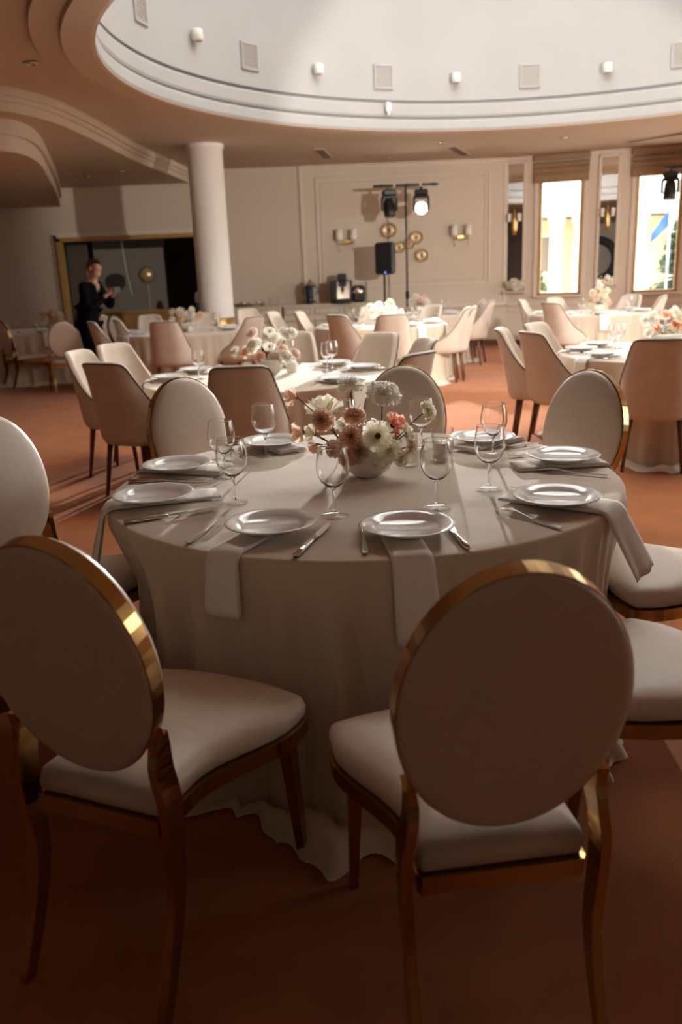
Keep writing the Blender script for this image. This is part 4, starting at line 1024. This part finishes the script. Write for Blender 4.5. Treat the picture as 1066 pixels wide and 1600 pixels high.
for v in nk_far.values(): v.materials.append(M['napkin'])
def ranked(key, items):   # from the pillar side to the window side
    c = TABLES[key]['c']; return sorted(items, key=lambda q: q[0]/q[1])
for key, seats in BGSEAT.items():
    c = TABLES[key]['c']; D = TABLES[key]['d']; side = SIDE[key] if key != 'woman' else 'ending beside the woman'
    pts = ranked(key, [(c[0]+.72*cos(radians(a)), c[1]+.72*sin(radians(a)), a) for a in seats])
    for n, (x, y, a) in enumerate(pts):
        put('dinner_plate', plate_mesh, (x, y, TOP+.0165), 0, '%s white plate on %s, %s' % (ORD[n], D, side), 'plate', 'plates on ' + D)
        put('napkin', nk_far[0 if sin(radians(a)) < .3 else 1], (c[0], c[1], 0), radians(a), '%s linen napkin on %s, %s' % (ORD[n], D, side), 'napkin', 'napkins on ' + D)
        if key in ('second', 'window'):
            for kind, off in (('fork', .16), ('knife', -.16)):
                ar = radians(a); px_, py_ = c[0]+.72*cos(ar)+off*sin(ar), c[1]+.72*sin(ar)-off*cos(ar)
                lab = '%s of the %s setting on %s, %s' % ('steel ' + kind, ORD[n], D, side)
                if kind == 'fork': put('fork', fork0, (px_, py_, TOP+.001), ar+pi/2, lab, 'fork', 'forks on ' + D)
                else: knife_at((px_, py_, TOP+.001), ar+pi/2, lab, 'knives on ' + D)
    for n, (x, y) in enumerate(ranked(key, BGGLASS[key])):
        put('wine_glass', glass_mesh_far, (x, y, TOP+.001), 0, '%s wine glass on %s, %s' % (ORD[n], D, side), 'wine glass', 'wine glasses on ' + D)
for x, y, lab in ((-.33, 6.45, 'short white candle beside the bouquet on the second table'), (-1.98, 11.85, 'short white candle below the bouquet before the pillar')):
    t = thing('pillar_candle', lab, 'candle', (x, y, TOP+.001))
    m = MB(); m.lathe([(.001, 0), (.036, 0), (.038, .003), (.038, .075), (.034, .08), (.001, .076)], 20); obj('wax', m, M['wax'], t)
    m = MB(); m.tube([(0, 0, .075), (.001, 0, .087)], .0015, 5); obj('wick', m, M['black'], t)
m = MB(); m.tube([(.05*sin(2*pi*k/24), 0, .062-.05*cos(2*pi*k/24)) for k in range(25)], .013, 8, cap=False)
tag(obj('ring_vase', m, M['bowl'], loc=(-.82, 6.0, TOP+.001)), 'white ring-shaped vase above the dark brown chair back', 'vase')

# ------------------------------------------------------------------ sideboard and what stands on it
def sideboard(x0, x1, ndoor, lab):
    W = x1-x0; H = .92; y0 = 15.92; t = thing('sideboard', lab, 'cabinet', ((x0+x1)/2, 16.14, 0), 0, 'cream sideboards along the rear wall')
    m = MB(); m.box((0, 0, .49), (W, .44, .80), ch=.006); obj('body', m, M['cabinet'], t)
    m = MB(); m.box((0, -.01, .905), (W+.03, .48, .035), ch=.008); obj('top', m, M['cabinet'], t)
    m = MB(); m.box((0, .02, .045), (W-.04, .36, .09)); obj('plinth', m, M['brownwood'], t)
    dw_ = W/ndoor
    for k in range(ndoor):
        cx = -W/2+dw_*(k+.5)
        d = obj('drawer', MB().box((0, -.228, .80), (dw_-.03, .022, .15), ch=.005), M['cabinet'], t, (cx, 0, 0))
        f = MB(); a = (dw_-.09)/2
        for zz in (-.05, .05): f.box((0, -.242, .80+zz), (2*a, .008, .010))
        for xx in (-a, a): f.box((xx, -.242, .80), (.010, .008, .11))
        obj('moulding', f, M['cabline'], d); obj('knob', MB().lathe([(.001, -.02), (.012, -.015), (.008, 0)], 10, Matrix.Translation((0, -.245, .80)) @ Matrix.Rotation(radians(-90), 4, 'X')), M['goldmatte'], d)
        d = obj('door', MB().box((0, -.228, .40), (dw_-.03, .022, .56), ch=.005), M['cabinet'], t, (cx, 0, 0))
        f = MB()
        for zz in (-.23, .23): f.box((0, -.242, .40+zz), (2*a, .008, .014))
        for xx in (-a, a): f.box((xx, -.242, .40), (.014, .008, .47))
        obj('moulding', f, M['cabline'], d); obj('knob', MB().lathe([(.001, -.02), (.012, -.015), (.008, 0)], 10, Matrix.Translation((a+.02, -.245, .43)) @ Matrix.Rotation(radians(-90), 4, 'X')), M['goldmatte'], d)
sideboard(-1.97, -.945, 2, 'cream sideboard beside the pillar with gilt moulded drawers and doors')
sideboard(-.915, .72, 3, 'cream sideboard carrying the coffee machine and coffee urn')
SBT = .923
t = thing('coffee_urn', 'tall dark steel coffee urn standing on the sideboard', 'coffee urn', (-.40, 16.05, SBT))
m = MB(); m.lathe([(.001, 0), (.11, 0), (.11, .05), (.095, .06), (.095, .32), (.10, .33), (.001, .335)], 24); obj('body', m, M['lens'], t)
m = MB(); m.lathe([(.102, .33), (.09, .37), (.05, .40), (.001, .41)], 24); obj('lid', m, M['chrome'], t)
m = MB(); m.lathe([(.001, .405), (.018, .41), (.022, .43), (.001, .445)], 12); obj('lid_knob', m, M['black'], t)
m = MB(); m.tube([(0, -.09, .10), (0, -.14, .10), (0, -.14, .06)], .012, 8); obj('tap', m, M['chrome'], t)
for sx in (-1, 1):
    m = MB(); m.tube([(sx*.09, 0, .18), (sx*.135, 0, .19), (sx*.135, 0, .29), (sx*.09, 0, .30)], .010, 8); obj('handle', m, M['black'], t)
t = thing('coffee_machine', 'black and silver automatic coffee machine on the sideboard', 'coffee machine', (.17, 16.06, SBT))
m = MB(); m.box((0, .02, .20), (.40, .38, .40), ch=.015); obj('body', m, M['black'], t)
m = MB(); m.box((.03, -.185, .23), (.24, .04, .32), ch=.012); obj('front_plate', m, M['chrome'], t)
m = MB(); m.box((.02, -.03, .46), (.16, .22, .12), ch=.012); obj('bean_hopper', m, M['black'], t)
m = MB(); m.box((.02, -.22, .345), (.13, .03, .10), ch=.006); obj('display', m, M['lens'], t)
m = MB(); m.box((.02, -.24, .25), (.05, .07, .09), ch=.008); m.tube([(.005, -.25, .21), (.005, -.25, .17)], .008, 8); m.tube([(.035, -.25, .21), (.035, -.25, .17)], .008, 8); obj('spout', m, M['black'], t)
m = MB(); m.box((.03, -.25, .03), (.30, .13, .06), ch=.008); obj('drip_tray', m, M['black'], t)
t = thing('milk_cooler', 'black box appliance with a round chrome dial beside the coffee machine', 'appliance', (.49, 16.06, SBT))
m = MB(); m.box((0, 0, .15), (.24, .34, .30), ch=.04); obj('body', m, M['black'], t)
m = MB(); m.lathe([(.001, .02), (.07, .018), (.085, 0)], 24, Matrix.Translation((-.02, -.17, .19)) @ Matrix.Rotation(radians(90), 4, 'X')); obj('dial', m, M['chrome'], t)
t = thing('candlestick', 'slim silver candlestick with a white candle before the coffee urn', 'candlestick', (-.33, 15.96, SBT))
m = MB(); m.lathe([(.001, 0), (.045, 0), (.03, .015), (.01, .03), (.009, .06), (.02, .08), (.012, .09), (.001, .09)], 16); obj('holder', m, M['chrome'], t)
m = MB(); m.lathe([(.011, .085), (.010, .29), (.001, .295)], 12); obj('candle', m, M['wax'], t)
t = thing('serving_tray', 'low grey serving tray on the sideboard beside the pillar', 'tray', (-1.52, 16.08, SBT))
m = MB(); m.box((0, 0, .015), (.52, .28, .02), ch=.005); obj('base', m, M['steel'], t)
m = MB()
m.box((0, -.135, .035), (.52, .012, .04)); m.box((0, .135, .035), (.52, .012, .04)); m.box((-.255, 0, .035), (.012, .26, .04)); m.box((.255, 0, .035), (.012, .26, .04)); obj('rim', m, M['steel'], t)
m = MB(); m.lathe([(.001, 0), (.04, 0), (.055, .05), (.05, .055), (.036, .006), (.001, .006)], 16); cup = m.mesh('cup'); cup.materials.append(M['steel'])
for k, (x, lab) in enumerate(((-1.66, 'small steel cup on the tray, the one beside the pillar'), (-1.52, 'small steel cup in the middle of the tray'), (-1.38, 'small steel cup on the tray, towards the glasses'))):
    put('cup', cup, (x, 16.06, SBT+.026), 0, lab, 'cup', 'cups on the tray')
for k, (x, lab) in enumerate(((-1.15, 'glass tumbler on the sideboard next to the tray'), (-1.03, 'glass tumbler on the sideboard, further from the tray'))):
    put('glass_tumbler', tumbler_mesh(.045, .15, .004, .01), (x, 16.06, SBT+.001), 0, lab, 'tumbler', 'tumblers on the sideboard', M['tglass'])

# ------------------------------------------------------------------ on the rear wall
for x, lab in ((.30, 'two-armed gilt wall sconce with white shades above the coffee machine'), (2.42, 'two-armed gilt wall sconce with white shades past the bright lamp')):
    t = thing('wall_sconce', lab, 'sconce', (x, 16.38, 2.0), 0, 'two-armed sconces on the panelled wall')
    m = MB(); m.box((0, -.015, 0), (.12, .03, .09), ch=.01); obj('back_plate', m, M['goldmatte'], t)
    m = MB(); m.tube([(-.13, -.10, .05), (-.13, -.10, -.01), (-.06, -.07, -.03), (0, -.03, -.02), (.06, -.07, -.03), (.13, -.10, -.01), (.13, -.10, .05)], .013, 8); obj('arm', m, M['goldmatte'], t)
    for sx in (-.13, .13):
        m = MB(); m.lathe([(.001, .035), (.06, .035), (.062, .04), (.062, .225), (.058, .225), (.058, .045)], 20, Matrix.Translation((sx, -.10, 0))); obj('lamp_shade', m, M['shade'], t)
        m = MB(); m.tube([(sx, -.10, 0), (sx, -.10, -.16)], .006, 6); obj('shadow_rod', m, M['goldmatte'], t)  # added rod in place of the thin shadow cast below the sconce
for x, z, r, lab in ((1.10, 2.175, .135, 'gold wall plate under the dark stage light, topmost of five'), (1.60, 2.03, .12, 'gold wall plate right of the stand pole, below the bright lamp'), (1.29, 1.87, .10, 'gold wall plate peeping out between loudspeaker and pole'),
                     (1.70, 1.71, .115, 'gold wall plate hanging lowest of the group'), (1.47, 1.92, .09, 'small gold wall plate half behind the stand pole')):
    lab = lab.replace('right of', 'just past')
    m = MB(); n = 32; rows = []
    for (rr, zz) in ((.001, .012), (.18, .012), (.3, .03), (.34, .022), (.7, .03), (.95, .05), (1, .06), (1, .045)):
        rows.append([(r*rr*(1+(.03*sin(12*2*pi*j/n) if rr > .6 else 0))*cos(2*pi*j/n), r*rr*(1+(.03*sin(12*2*pi*j/n) if rr > .6 else 0))*sin(2*pi*j/n), zz) for j in range(n)])
    m.loft(rows, True)
    o = tag(obj('wall_plate', m, M['amber'], loc=(x, 16.37, z), rot=(radians(90), 0, 0)), lab, 'wall plate', 'gold plates on the panelled wall')
    hb = MB(); hb.lathe([(.001, .034), (r*.12, .03), (r*.16, .02)], 12); obj('boss', hb, M['gold'], o)
t = thing('wall_socket', 'small wall socket with a plugged-in cable beside the velvet chairs', 'socket', (3.72, 16.24, .46), radians(-18.4))
m = MB(); m.box((0, 0, 0), (.09, .02, .09), ch=.005); obj('plate', m, M['white'], t)
m = MB(); m.box((.01, -.03, -.01), (.04, .05, .04), ch=.006); obj('plug', m, M['black'], t)
m = MB(); m.tube(smooth_curve([(.01, -.05, -.02), (-.02, -.10, -.12), (-.10, -.14, -.25), (-.20, -.15, -.38), (-.30, -.15, -.445)]), .007, 6); obj('cable', m, M['black'], t)

# ------------------------------------------------------------------ loudspeaker and lighting stands
def tripod(t, r=.4, h=.5):
    for k in range(3):
        a = 2*pi*k/3+.5
        m = MB(); m.tube([(.02*cos(a), .02*sin(a), h), (r*cos(a), r*sin(a), .015)], .012, 8); obj('leg', m, M['blackmetal'], t)
SY = 15.62
t = thing('speaker_stand', 'thin black pole stand carrying the loudspeaker', 'stand', (.945, SY, 0)); tripod(t)
m = MB(); m.tube([(0, 0, .1), (0, 0, 1.395)], .018, 10); obj('pole', m, M['blackmetal'], t)
m = MB(); m.tube([(0, 0, .46), (0, 0, .56)], .03, 10); obj('collar', m, M['blackmetal'], t)
t = thing('loudspeaker', 'black loudspeaker box with a tiny blue light on its stand', 'loudspeaker', (.965, SY, 1.40), radians(-12))
m = MB(); m.box((0, .02, .275), (.33, .30, .55), ch=.03); obj('cabinet', m, M['black'], t)
m = MB(); m.box((0, -.135, .29), (.29, .02, .48), ch=.008); obj('grille', m, M['blackmetal'], t)
m = MB(); m.box((.02, -.148, .035), (.03, .008, .014)); obj('status_light', m, M['led'], t)
for sx in (-1, 1):
    m = MB(); m.box((sx*.165, .02, .33), (.02, .12, .05), ch=.005); obj('handle', m, M['blackmetal'], t)
def tbar(x, y, h, w, lab, rz=0.0):
    t = thing('lighting_stand', lab, 'stand', (x, y, 0), rz, 'stage lighting stands'); tripod(t, .5, .6)
    m = MB(); m.tube([(0, 0, .1), (0, 0, 1.05)], .024, 12); m.tube([(0, 0, 1.05), (0, 0, h)], .017, 12); obj('pole', m, M['blackmetal'], t)
    m = MB(); m.tube([(0, 0, .98), (0, 0, 1.09)], .034, 12); obj('collar', m, M['blackmetal'], t)
    m = MB(); m.box((0, 0, h), (w, .045, .04), ch=.006); obj('crossbar', m, M['blackmetal'], t)
    for k in range(-2, 3):
        m = MB(); m.box((k*w*.2+.03, 0, h), (.03, .07, .06), ch=.006); obj('clamp', m, M['white'] if k % 2 else M['blackmetal'], t)
def moving_head(x, y, z, lab, tilt, pan, lit=False):
    """stage light hanging from a crossbar at height z"""
    t = thing('moving_head_light', lab, 'stage light', (x, y, z), pan, 'moving stage lights')
    m = MB(); m.box((0, 0, -.02), (.05, .05, .05), ch=.006); obj('clamp', m, M['blackmetal'], t)
    m = MB(); m.box((0, 0, -.085), (.24, .18, .09), ch=.02); obj('base', m, M['black'], t)
    m = MB(); m.box((0, 0, -.155), (.27, .11, .05), ch=.015)
    for sx in (-1, 1): m.box((sx*.125, 0, -.27), (.04, .11, .22), ch=.015)
    obj('yoke', m, M['black'], t)
    mt = Matrix.Translation((0, 0, -.34)) @ Matrix.Rotation(radians(tilt), 4, 'X')
    m = MB(); m.lathe([(.001, -.17), (.06, -.165), (.085, -.13), (.095, -.04), (.10, .06), (.10, .13), (.09, .14), (.085, .135)], 24, mt); hd = obj('head', m, M['black'], t)
    m = MB(); m.lathe([(.001, .142), (.06, .140), (.098, .135)], 24, mt); obj('lens', m, M['lamp'] if lit else M['lens'], hd)
    m = MB(); m.lathe([(.101, .02), (.104, .025), (.104, .045), (.101, .05)], 24, mt); obj('cooling_ring', m, M['blackmetal'], hd)
    return t
tbar(1.35, SY, 2.88, 1.14, 'black lighting stand with a crossbar beside the loudspeaker')
moving_head(1.06, SY, 2.85, 'dark stage light hanging on the crossbar, unlit, above the gold plates', 165, radians(8))
LX, LZ = 1.62, 2.84
moving_head(LX, SY, LZ, 'glaring white stage light hanging from the crossbar', 96, radians(-6), True)
sp = bpy.data.lights.new('stage_lamp', 'SPOT'); sp.energy = 4500; sp.color = (1, .96, .90); sp.spot_size = radians(40); sp.spot_blend = .6; sp.shadow_soft_size = .085
so = bpy.data.objects.new('stage_lamp', sp); COL.objects.link(so); so.location = (LX, SY-.2, LZ-.36)
so.rotation_euler = (Vector((0.1, 3.0, .8))-Vector(so.location)).to_track_quat('-Z', 'Y').to_euler()
FX, FY = 5.65, 4.2
tbar(FX, FY, 3.0, 1.10, 'black lighting stand by the side windows, aimed at the panelled wall', radians(60))
moving_head(FX-.15, FY+.1, 2.97, 'white stage light by the side windows, aimed at the panelled wall', 96, radians(200), True)
sp2_ = bpy.data.lights.new('side_stage_lamp', 'SPOT'); sp2_.energy = 1850; sp2_.color = (1, .95, .88); sp2_.spot_size = radians(46); sp2_.spot_blend = .25; sp2_.shadow_soft_size = .09
so2 = bpy.data.objects.new('side_stage_lamp', sp2_); COL.objects.link(so2); so2.location = (FX-.25, FY+.3, 2.63)
so2.rotation_euler = (Vector((.9, 16.4, 2.0))-Vector(so2.location)).to_track_quat('-Z', 'Y').to_euler()
tbar(6.10, 14.70, 2.92, 1.10, 'black crossbar of a lighting stand before the flag window', radians(-18))
moving_head(5.66, 14.80, 2.89, 'dark stage light hanging in front of the flag window', 172, radians(-25))

# vase with white flowers below the first mirror
p0 = seg_pts[0]; d0 = dirs[0]; c = on_wall(p0, d0, .16, .10)
m = MB(); m.box((c.x, c.y, .985), (.42, .18, .03), rz=atan2(d0.y, d0.x), ch=.006)
o = tag(obj('wall_shelf', m, M['trim']), 'narrow beige shelf below the mirror beside the panelled wall', 'shelf'); del m
t = put('flower_bowl', fb_mesh, (c.x, c.y, 1.001), 0, 'white bowl of white blossoms below the first mirror', 'bowl', 'bowls of the table bouquets'); t.scale = (.8, .8, .7)
for n, (dx, dz, r) in enumerate(((-.12, .12, .06), (-.05, .17, .06), (.03, .13, .06), (.10, .10, .055), (.13, .17, .05), (-.02, .09, .07))):
    flower('carnation', 'white', (c.x+dx, c.y-.03-.03*(n % 2), 1.0+dz), r, (dx*3, -.6, .6), (c.x, c.y, 1.08), '%s white blossom below the first mirror, from the panelled wall' % ORD[sorted([-.12, -.05, .03, .10, .13, -.02]).index(dx)], 'blossoms below the first mirror', var=n % 3, lo=True)

# balloon, counter and glass in the room behind the opening
t = thing('balloon', 'round gold balloon on a pale ribbon in the dark opening', 'balloon', (-3.62, 17.2, 1.56))
m = MB(); m.lathe([(.001, -.175), (.02, -.17), (.09, -.14), (.155, -.06), (.165, .02), (.14, .10), (.08, .15), (.001, .168)], 28); obj('body', m, M['balloon'], t)
m = MB(); m.tube(smooth_curve([(0, 0, -.17), (.01, 0, -.5), (-.02, 0, -.9), (0, 0, -1.3), (.01, 0, -1.545)]), .004, 5); obj('ribbon', m, M['white'], t)
t = thing('hanging_cord', 'thin white cord hanging in the dark opening above the hands', 'cord', (-4.05, 17.2, 0))
m = MB(); m.tube(smooth_curve([(-.02, 0, 3.05), (0, 0, 2.2), (.04, 0, 1.6), (.10, 0, 1.2)]), .006, 5); obj('cord', m, M['white'], t)
t = thing('wooden_counter', 'long brown wooden counter behind the opening', 'counter', (-3.7, 17.0, 0))
m = MB(); m.box((0, 0, .43), (1.5, .4, .86), ch=.01); obj('body', m, M['brownwood'], t)
m = MB(); m.box((0, 0, .885), (1.56, .46, .04), ch=.008); obj('top', m, M['goldwood'], t)
t = thing('floor_vase', 'dark glass bottle with a bluish top beside the pillar', 'bottle', (-2.62, 16.9, 0))
m = MB(); m.lathe([(.001, 0), (.09, 0), (.11, .1), (.11, .7), (.05, .86), (.035, 1.0), (.04, 1.02), (.001, 1.0)], 20); obj('body', m, M['lens'], t)
m = MB(); m.lathe([(.035, 1.0), (.06, 1.06), (.05, 1.18), (.001, 1.22)], 14); obj('stopper', m, M['p_blue'], t)
m = MB(); m.box((-2.45, 17.3, .5), (.5, .35, 1.0), ch=.02)
tag(obj('dark_cabinet', m, M['darkwall']), 'dark low cabinet in the opening against the pillar', 'cabinet')
# round black wreath on a pale board of the wall behind the camera, seen in a mirror
m = MB(); m.box((-1.5, -1.67, 1.6), (2.2, .04, 2.5), ch=.01); struct('trim_11', m, M['panel'])
m = MB(); m.tube([(.72*cos(2*pi*k/40), .72*sin(2*pi*k/40), 0) for k in range(41)], .15, 10, cap=False)
tag(obj('wall_wreath', m, M['blackring'], loc=(-1.5, -1.5, 1.53), rot=(radians(90), 0, 0)), 'round black wreath reflected in the mirror between the windows', 'wreath')

# ------------------------------------------------------------------ the woman in black
def skin_mesh(name, verts, edges, radii, root, levels=2, sub=None):
    me = bpy.data.meshes.new(name); me.from_pydata(verts, edges, []); o = bpy.data.objects.new(name, me); COL.objects.link(o)
    sk_ = o.modifiers.new('skin', 'SKIN'); sk_.use_smooth_shade = True
    for i, r in enumerate(radii): me.skin_vertices[0].data[i].radius = r if isinstance(r, tuple) else (r, r)
    for i in range(len(verts)): me.skin_vertices[0].data[i].use_root = (i == root)
    ss = o.modifiers.new('sub', 'SUBSURF'); ss.levels = levels; ss.render_levels = levels
    dg = bpy.context.evaluated_depsgraph_get(); dg.update()
    nm = bpy.data.meshes.new_from_object(o.evaluated_get(dg)); nm.name = name
    bpy.data.objects.remove(o); bpy.data.meshes.remove(me)
    nm.polygons.foreach_set('use_smooth', [True]*len(nm.polygons))
    return nm
WX, WY, WR = -3.46, 12.30, radians(-24)
wom = thing('person', 'woman in a black suit leaning forward, raising a phone in both hands', 'person', (WX, WY, 0), WR)
V_, E_, R_ = [], [], []
def jv(p, r, parent=None):
    V_.append(p); R_.append(r); i = len(V_)-1
    if parent is not None: E_.append((parent, i))
    return i
pel = jv((-.02, 0, .93), (.125, .10)); sp1 = jv((0, 0, 1.09), (.105, .085), pel); sp2 = jv((.04, 0, 1.26), (.12, .09), sp1); ch_ = jv((.08, 0, 1.40), (.12, .085), sp2)
nb = jv((.125, 0, 1.485), .058, ch_); nk_ = jv((.155, 0, 1.54), .048, nb); hd1 = jv((.190, 0, 1.595), (.060, .062), nk_); hd2 = jv((.200, 0, 1.665), (.080, .088), hd1); hd3 = jv((.185, 0, 1.735), .058, hd2)
nose = jv((.298, 0, 1.640), .009, hd2); brow = jv((.262, 0, 1.690), .036, hd2)
chin = jv((.258, 0, 1.572), .024, hd1); mth = jv((.268, 0, 1.602), .026, hd1)
for sy in (-1, 1):
    sh = jv((.08, sy*.155, 1.42), .054, ch_); el = jv((.21, sy*.21, 1.135), .042, sh); fa = jv((.31, sy*.125, 1.225), .036, el); wr_ = jv((.40, sy*.062, 1.30), .027, fa); pa = jv((.45, sy*.052, 1.335), (.034, .020), wr_)
    for k in range(4):
        b0 = jv((.482+.004*k, sy*(.055-.004*k), 1.372-.018*k), .0098, pa); b1 = jv((.512, sy*(.036-.004*k), 1.380-.019*k), .0088, b0); jv((.518, sy*(.010), 1.368-.019*k), .0078, b1)
    t0 = jv((.446, sy*.024, 1.368), .011, pa); jv((.470, sy*.008, 1.390), .009, t0)
for sy in (-1, 1):
    hp = jv((-.02, sy*.085, .88), .095, pel); kn = jv((.0-.04*sy, sy*.10, .50), .060, hp); an = jv((-.03-.06*sy, sy*.10, .10), .040, kn); jv((.08-.06*sy, sy*.105, .05), .036, an)
bm_ = skin_mesh('body', V_, E_, R_, pel); bm_.materials.append(M['skin']); obj('body', bm_, None, wom)
V_, E_, R_ = [], [], []
jh = jv((-.06, 0, .85), (.20, .16)); j0 = jv((-.035, 0, .99), (.165, .135), jh); j1 = jv((0, 0, 1.13), (.145, .12), j0); j2 = jv((.04, 0, 1.29), (.155, .12), j1); j3 = jv((.085, 0, 1.415), (.14, .10), j2); jn = jv((.10, 0, 1.475), .078, j3)
for sy in (-1, 1):
    sh = jv((.08, sy*.165, 1.425), .068, j3); el = jv((.21, sy*.22, 1.12), .060, sh); fa = jv((.31, sy*.13, 1.21), .054, el); jv((.375, sy*.075, 1.275), .045, fa)
jm = skin_mesh('jacket', V_, E_, R_, j0); jm.materials.append(M['suit']); obj('jacket', jm, None, wom)
V_, E_, R_ = [], [], []
w0 = jv((-.02, 0, .93), (.14, .11))
for sy in (-1, 1):
    hp = jv((-.02, sy*.09, .86), .108, w0); kn = jv((.0-.04*sy, sy*.105, .50), .088, hp); jv((-.03-.06*sy, sy*.105, .07), .085, kn)
tm_ = skin_mesh('trousers', V_, E_, R_, w0); tm_.materials.append(M['suit']); obj('trousers', tm_, None, wom)
for sy in (-1, 1):
    m = MB(); m.box((.04-.06*sy, sy*.105, .035), (.25, .085, .07), ch=.025); obj('shoe', m, M['black'], wom)
m = MB(); m.add([(.155, -.062, 1.49), (.20, -.04, 1.44), (.205, -.022, 1.33), (.213, 0, 1.40), (.205, .022, 1.33), (.20, .04, 1.44), (.155, .062, 1.49)], [(0, 1, 3), (1, 2, 3), (3, 4, 5), (3, 5, 6), (0, 3, 6)], False); obj('neckline', m, M['skin'], wom)
def hair_cap():
    m = MB(); n, k = 28, 16; vs = []; fs = []
    for i in range(k+1):
        th = pi*i/k
        for j in range(n):
            ph = 2*pi*j/n; x, y, z = sin(th)*cos(ph), sin(th)*sin(ph), cos(th)
            vs.append((.185+.108*x, .100*y, 1.690+.110*z))
    def keep(i, j):
        th = pi*(i+.5)/k; ph = 2*pi*(j+.5)/n; x, y, z = sin(th)*cos(ph), sin(th)*sin(ph), cos(th)
        return not (x > .12+.25*max(0, z) and z < .62) and z > -.72
    for i in range(k):
        for j in range(n):
            if keep(i, j): fs.append((i*n+j, (i+1)*n+j, (i+1)*n+(j+1) % n, i*n+(j+1) % n))
    return m.add(vs, fs)
obj('hair', hair_cap(), M['hair'], wom)
m = MB(); pp = smooth_curve([(.10, 0, 1.70), (.05, .0, 1.685), (.02, .01, 1.63), (.02, .01, 1.57), (.035, .01, 1.52)], 5); m.tube(pp, [.030+.012*sin(pi*k/(len(pp)-1))-.018*k/(len(pp)-1) for k in range(len(pp))], 10); obj('ponytail', m, M['hairlight'], wom)
for sy in (-1, 1):
    m = MB(); m.lathe([(.001, -.006), (.009, 0), (.001, .006)], 8, Matrix.Translation((.272, sy*.032, 1.662))); obj('eye', m, M['black'], wom)
    m = MB(); m.lathe([(.001, -.034), (.012, -.024), (.017, .01), (.001, .034)], 10, Matrix.Translation((.185, sy*.092, 1.655))); obj('ear', m, M['skin'], wom)
m = MB(); m.box((.291, 0, 1.606), (.010, .045, .010), ch=.003); obj('mouth', m, M['p_coral'], wom)
t = thing('phone', 'black phone held up in the hands of the woman', 'phone', (WX+.525*cos(WR), WY+.525*sin(WR), 1.36), WR)
m = MB(); m.box((0, 0, 0), (.012, .15, .075), ch=.004); obj('body', m, M['black'], t)
m = MB(); m.box((-.0065, 0, 0), (.002, .14, .068)); obj('screen', m, M['lens'], t)

# ------------------------------------------------------------------ outside the windows
m = MB(); m.box((20, 40, -.35), (140, 120, .1)); g_ = struct('ground', m, M['ground'])
# a hole is not needed: the room floor lies above the paving
t = thing('columned_building', 'yellow classical building with white columns outside the first window', 'building', (0, 45, 0))
m = MB(); m.box((20, 3.0, 1.6), (40, 6, 4.0)); obj('wall', m, M['facade'], t)
m = MB(); m.box((20, -.2, 3.95), (41, 7.2, .55)); m.box((20, -.3, 4.35), (41.5, 7.6, .25)); obj('cornice', m, M['facadewhite'], t)
m = MB(); m.loft([[(0, -.5, 4.5), (0, 7, 4.5), (0, 3, 6.6)], [(41, -.5, 4.5), (41, 7, 4.5), (41, 3, 6.6)]], True, True, True, smooth=False); obj('roof', m, M['roof'], t)
for k, x in enumerate((8.8, 10.5, 11.7, 13.2, 14.7, 16.4, 18.1)):
    m = MB(); m.lathe([(.42, -.3), (.42, 0), (.33, .1), (.30, 3.2), (.40, 3.35), (.45, 3.7)], 20, Matrix.Translation((x+.8, -.9, 0))); obj('column', m, M['facadewhite'], t)
m = MB(); m.box((20, -.7, -.25), (41, 1.6, .5)); obj('steps', m, M['facadewhite'], t)
for k in range(8):
    x = 11.0+2.2*k; f = MB(); f.box((x, -.02, 1.9), (.8, .08, 1.9)); w_ = obj('window', f, M['facadewhite'], t)
    f = MB(); f.box((x, -.07, 1.9), (.62, .04, 1.7)); obj('pane', f, M['panel'], w_)
def spruce(x, y, h, r, seed, lab):
    t = thing('spruce_tree', lab, 'tree', (x, y, -.3), 0, 'spruces outside the windows')
    rnd = random.Random(seed)
    m = MB(); m.tube([(0, 0, 0), (0, 0, h*.95)], [.12, .02], 8); obj('trunk', m, M['bark'], t)
    m = MB()
    for k in range(230):
        f = rnd.random()**.8; z = h*(.06+.92*f); L = r*(1-f)*rnd.uniform(.75, 1.1)+.08; a = rnd.uniform(0, 2*pi)
        d = Vector((cos(a), sin(a), 0)); s_ = Vector((-sin(a), cos(a), 0))
        p0 = Vector((0, 0, z)); p1 = p0+d*L+Vector((0, 0, -.18*L+.05))
        for q in range(9):
            u = .15+.85*q/8; c0 = p0.lerp(p1, u); w = .22*L*(1.1-u)+.06
            for sg in (-1, 1):
                tip = c0+s_*sg*w+d*.1*L+Vector((0, 0, -.07+rnd.uniform(-.04, .05)))
                m.add([c0-d*.035, c0+d*.05, tip], [(0, 1, 2)], False)
    f = obj('needles', m, M['needle'], t)
spruce(9.95, 25.2, 2.85, 1.0, 1, 'green spruce behind the flagpole in the flag window')
spruce(10.9, 27.0, 2.2, 1.2, 2, 'lower green spruce beside the flagpole spruce')
spruce(5.45, 23.5, 1.9, .62, 3, 'spruce tip peeping into the corner of the first window')
t = thing('flagpole', 'slim grey flagpole with a drooping blue flag outside the window', 'flagpole', (9.35, 24.3, -.3))
m = MB(); m.tube([(0, 0, 0), (0, 0, 3.6)], [.035, .025], 8); obj('pole', m, M['steel'], t)
m = MB(); rows = []
for i in range(9):
    u = i/8; rows.append([(-.02-.50*u, .06*sin(5*u+v*1.5), 3.05-.60*u-v*.42*(1-.4*u)) for v in [k/5 for k in range(6)]])
m.grid(rows); obj('flag', m, M['flag'], t)
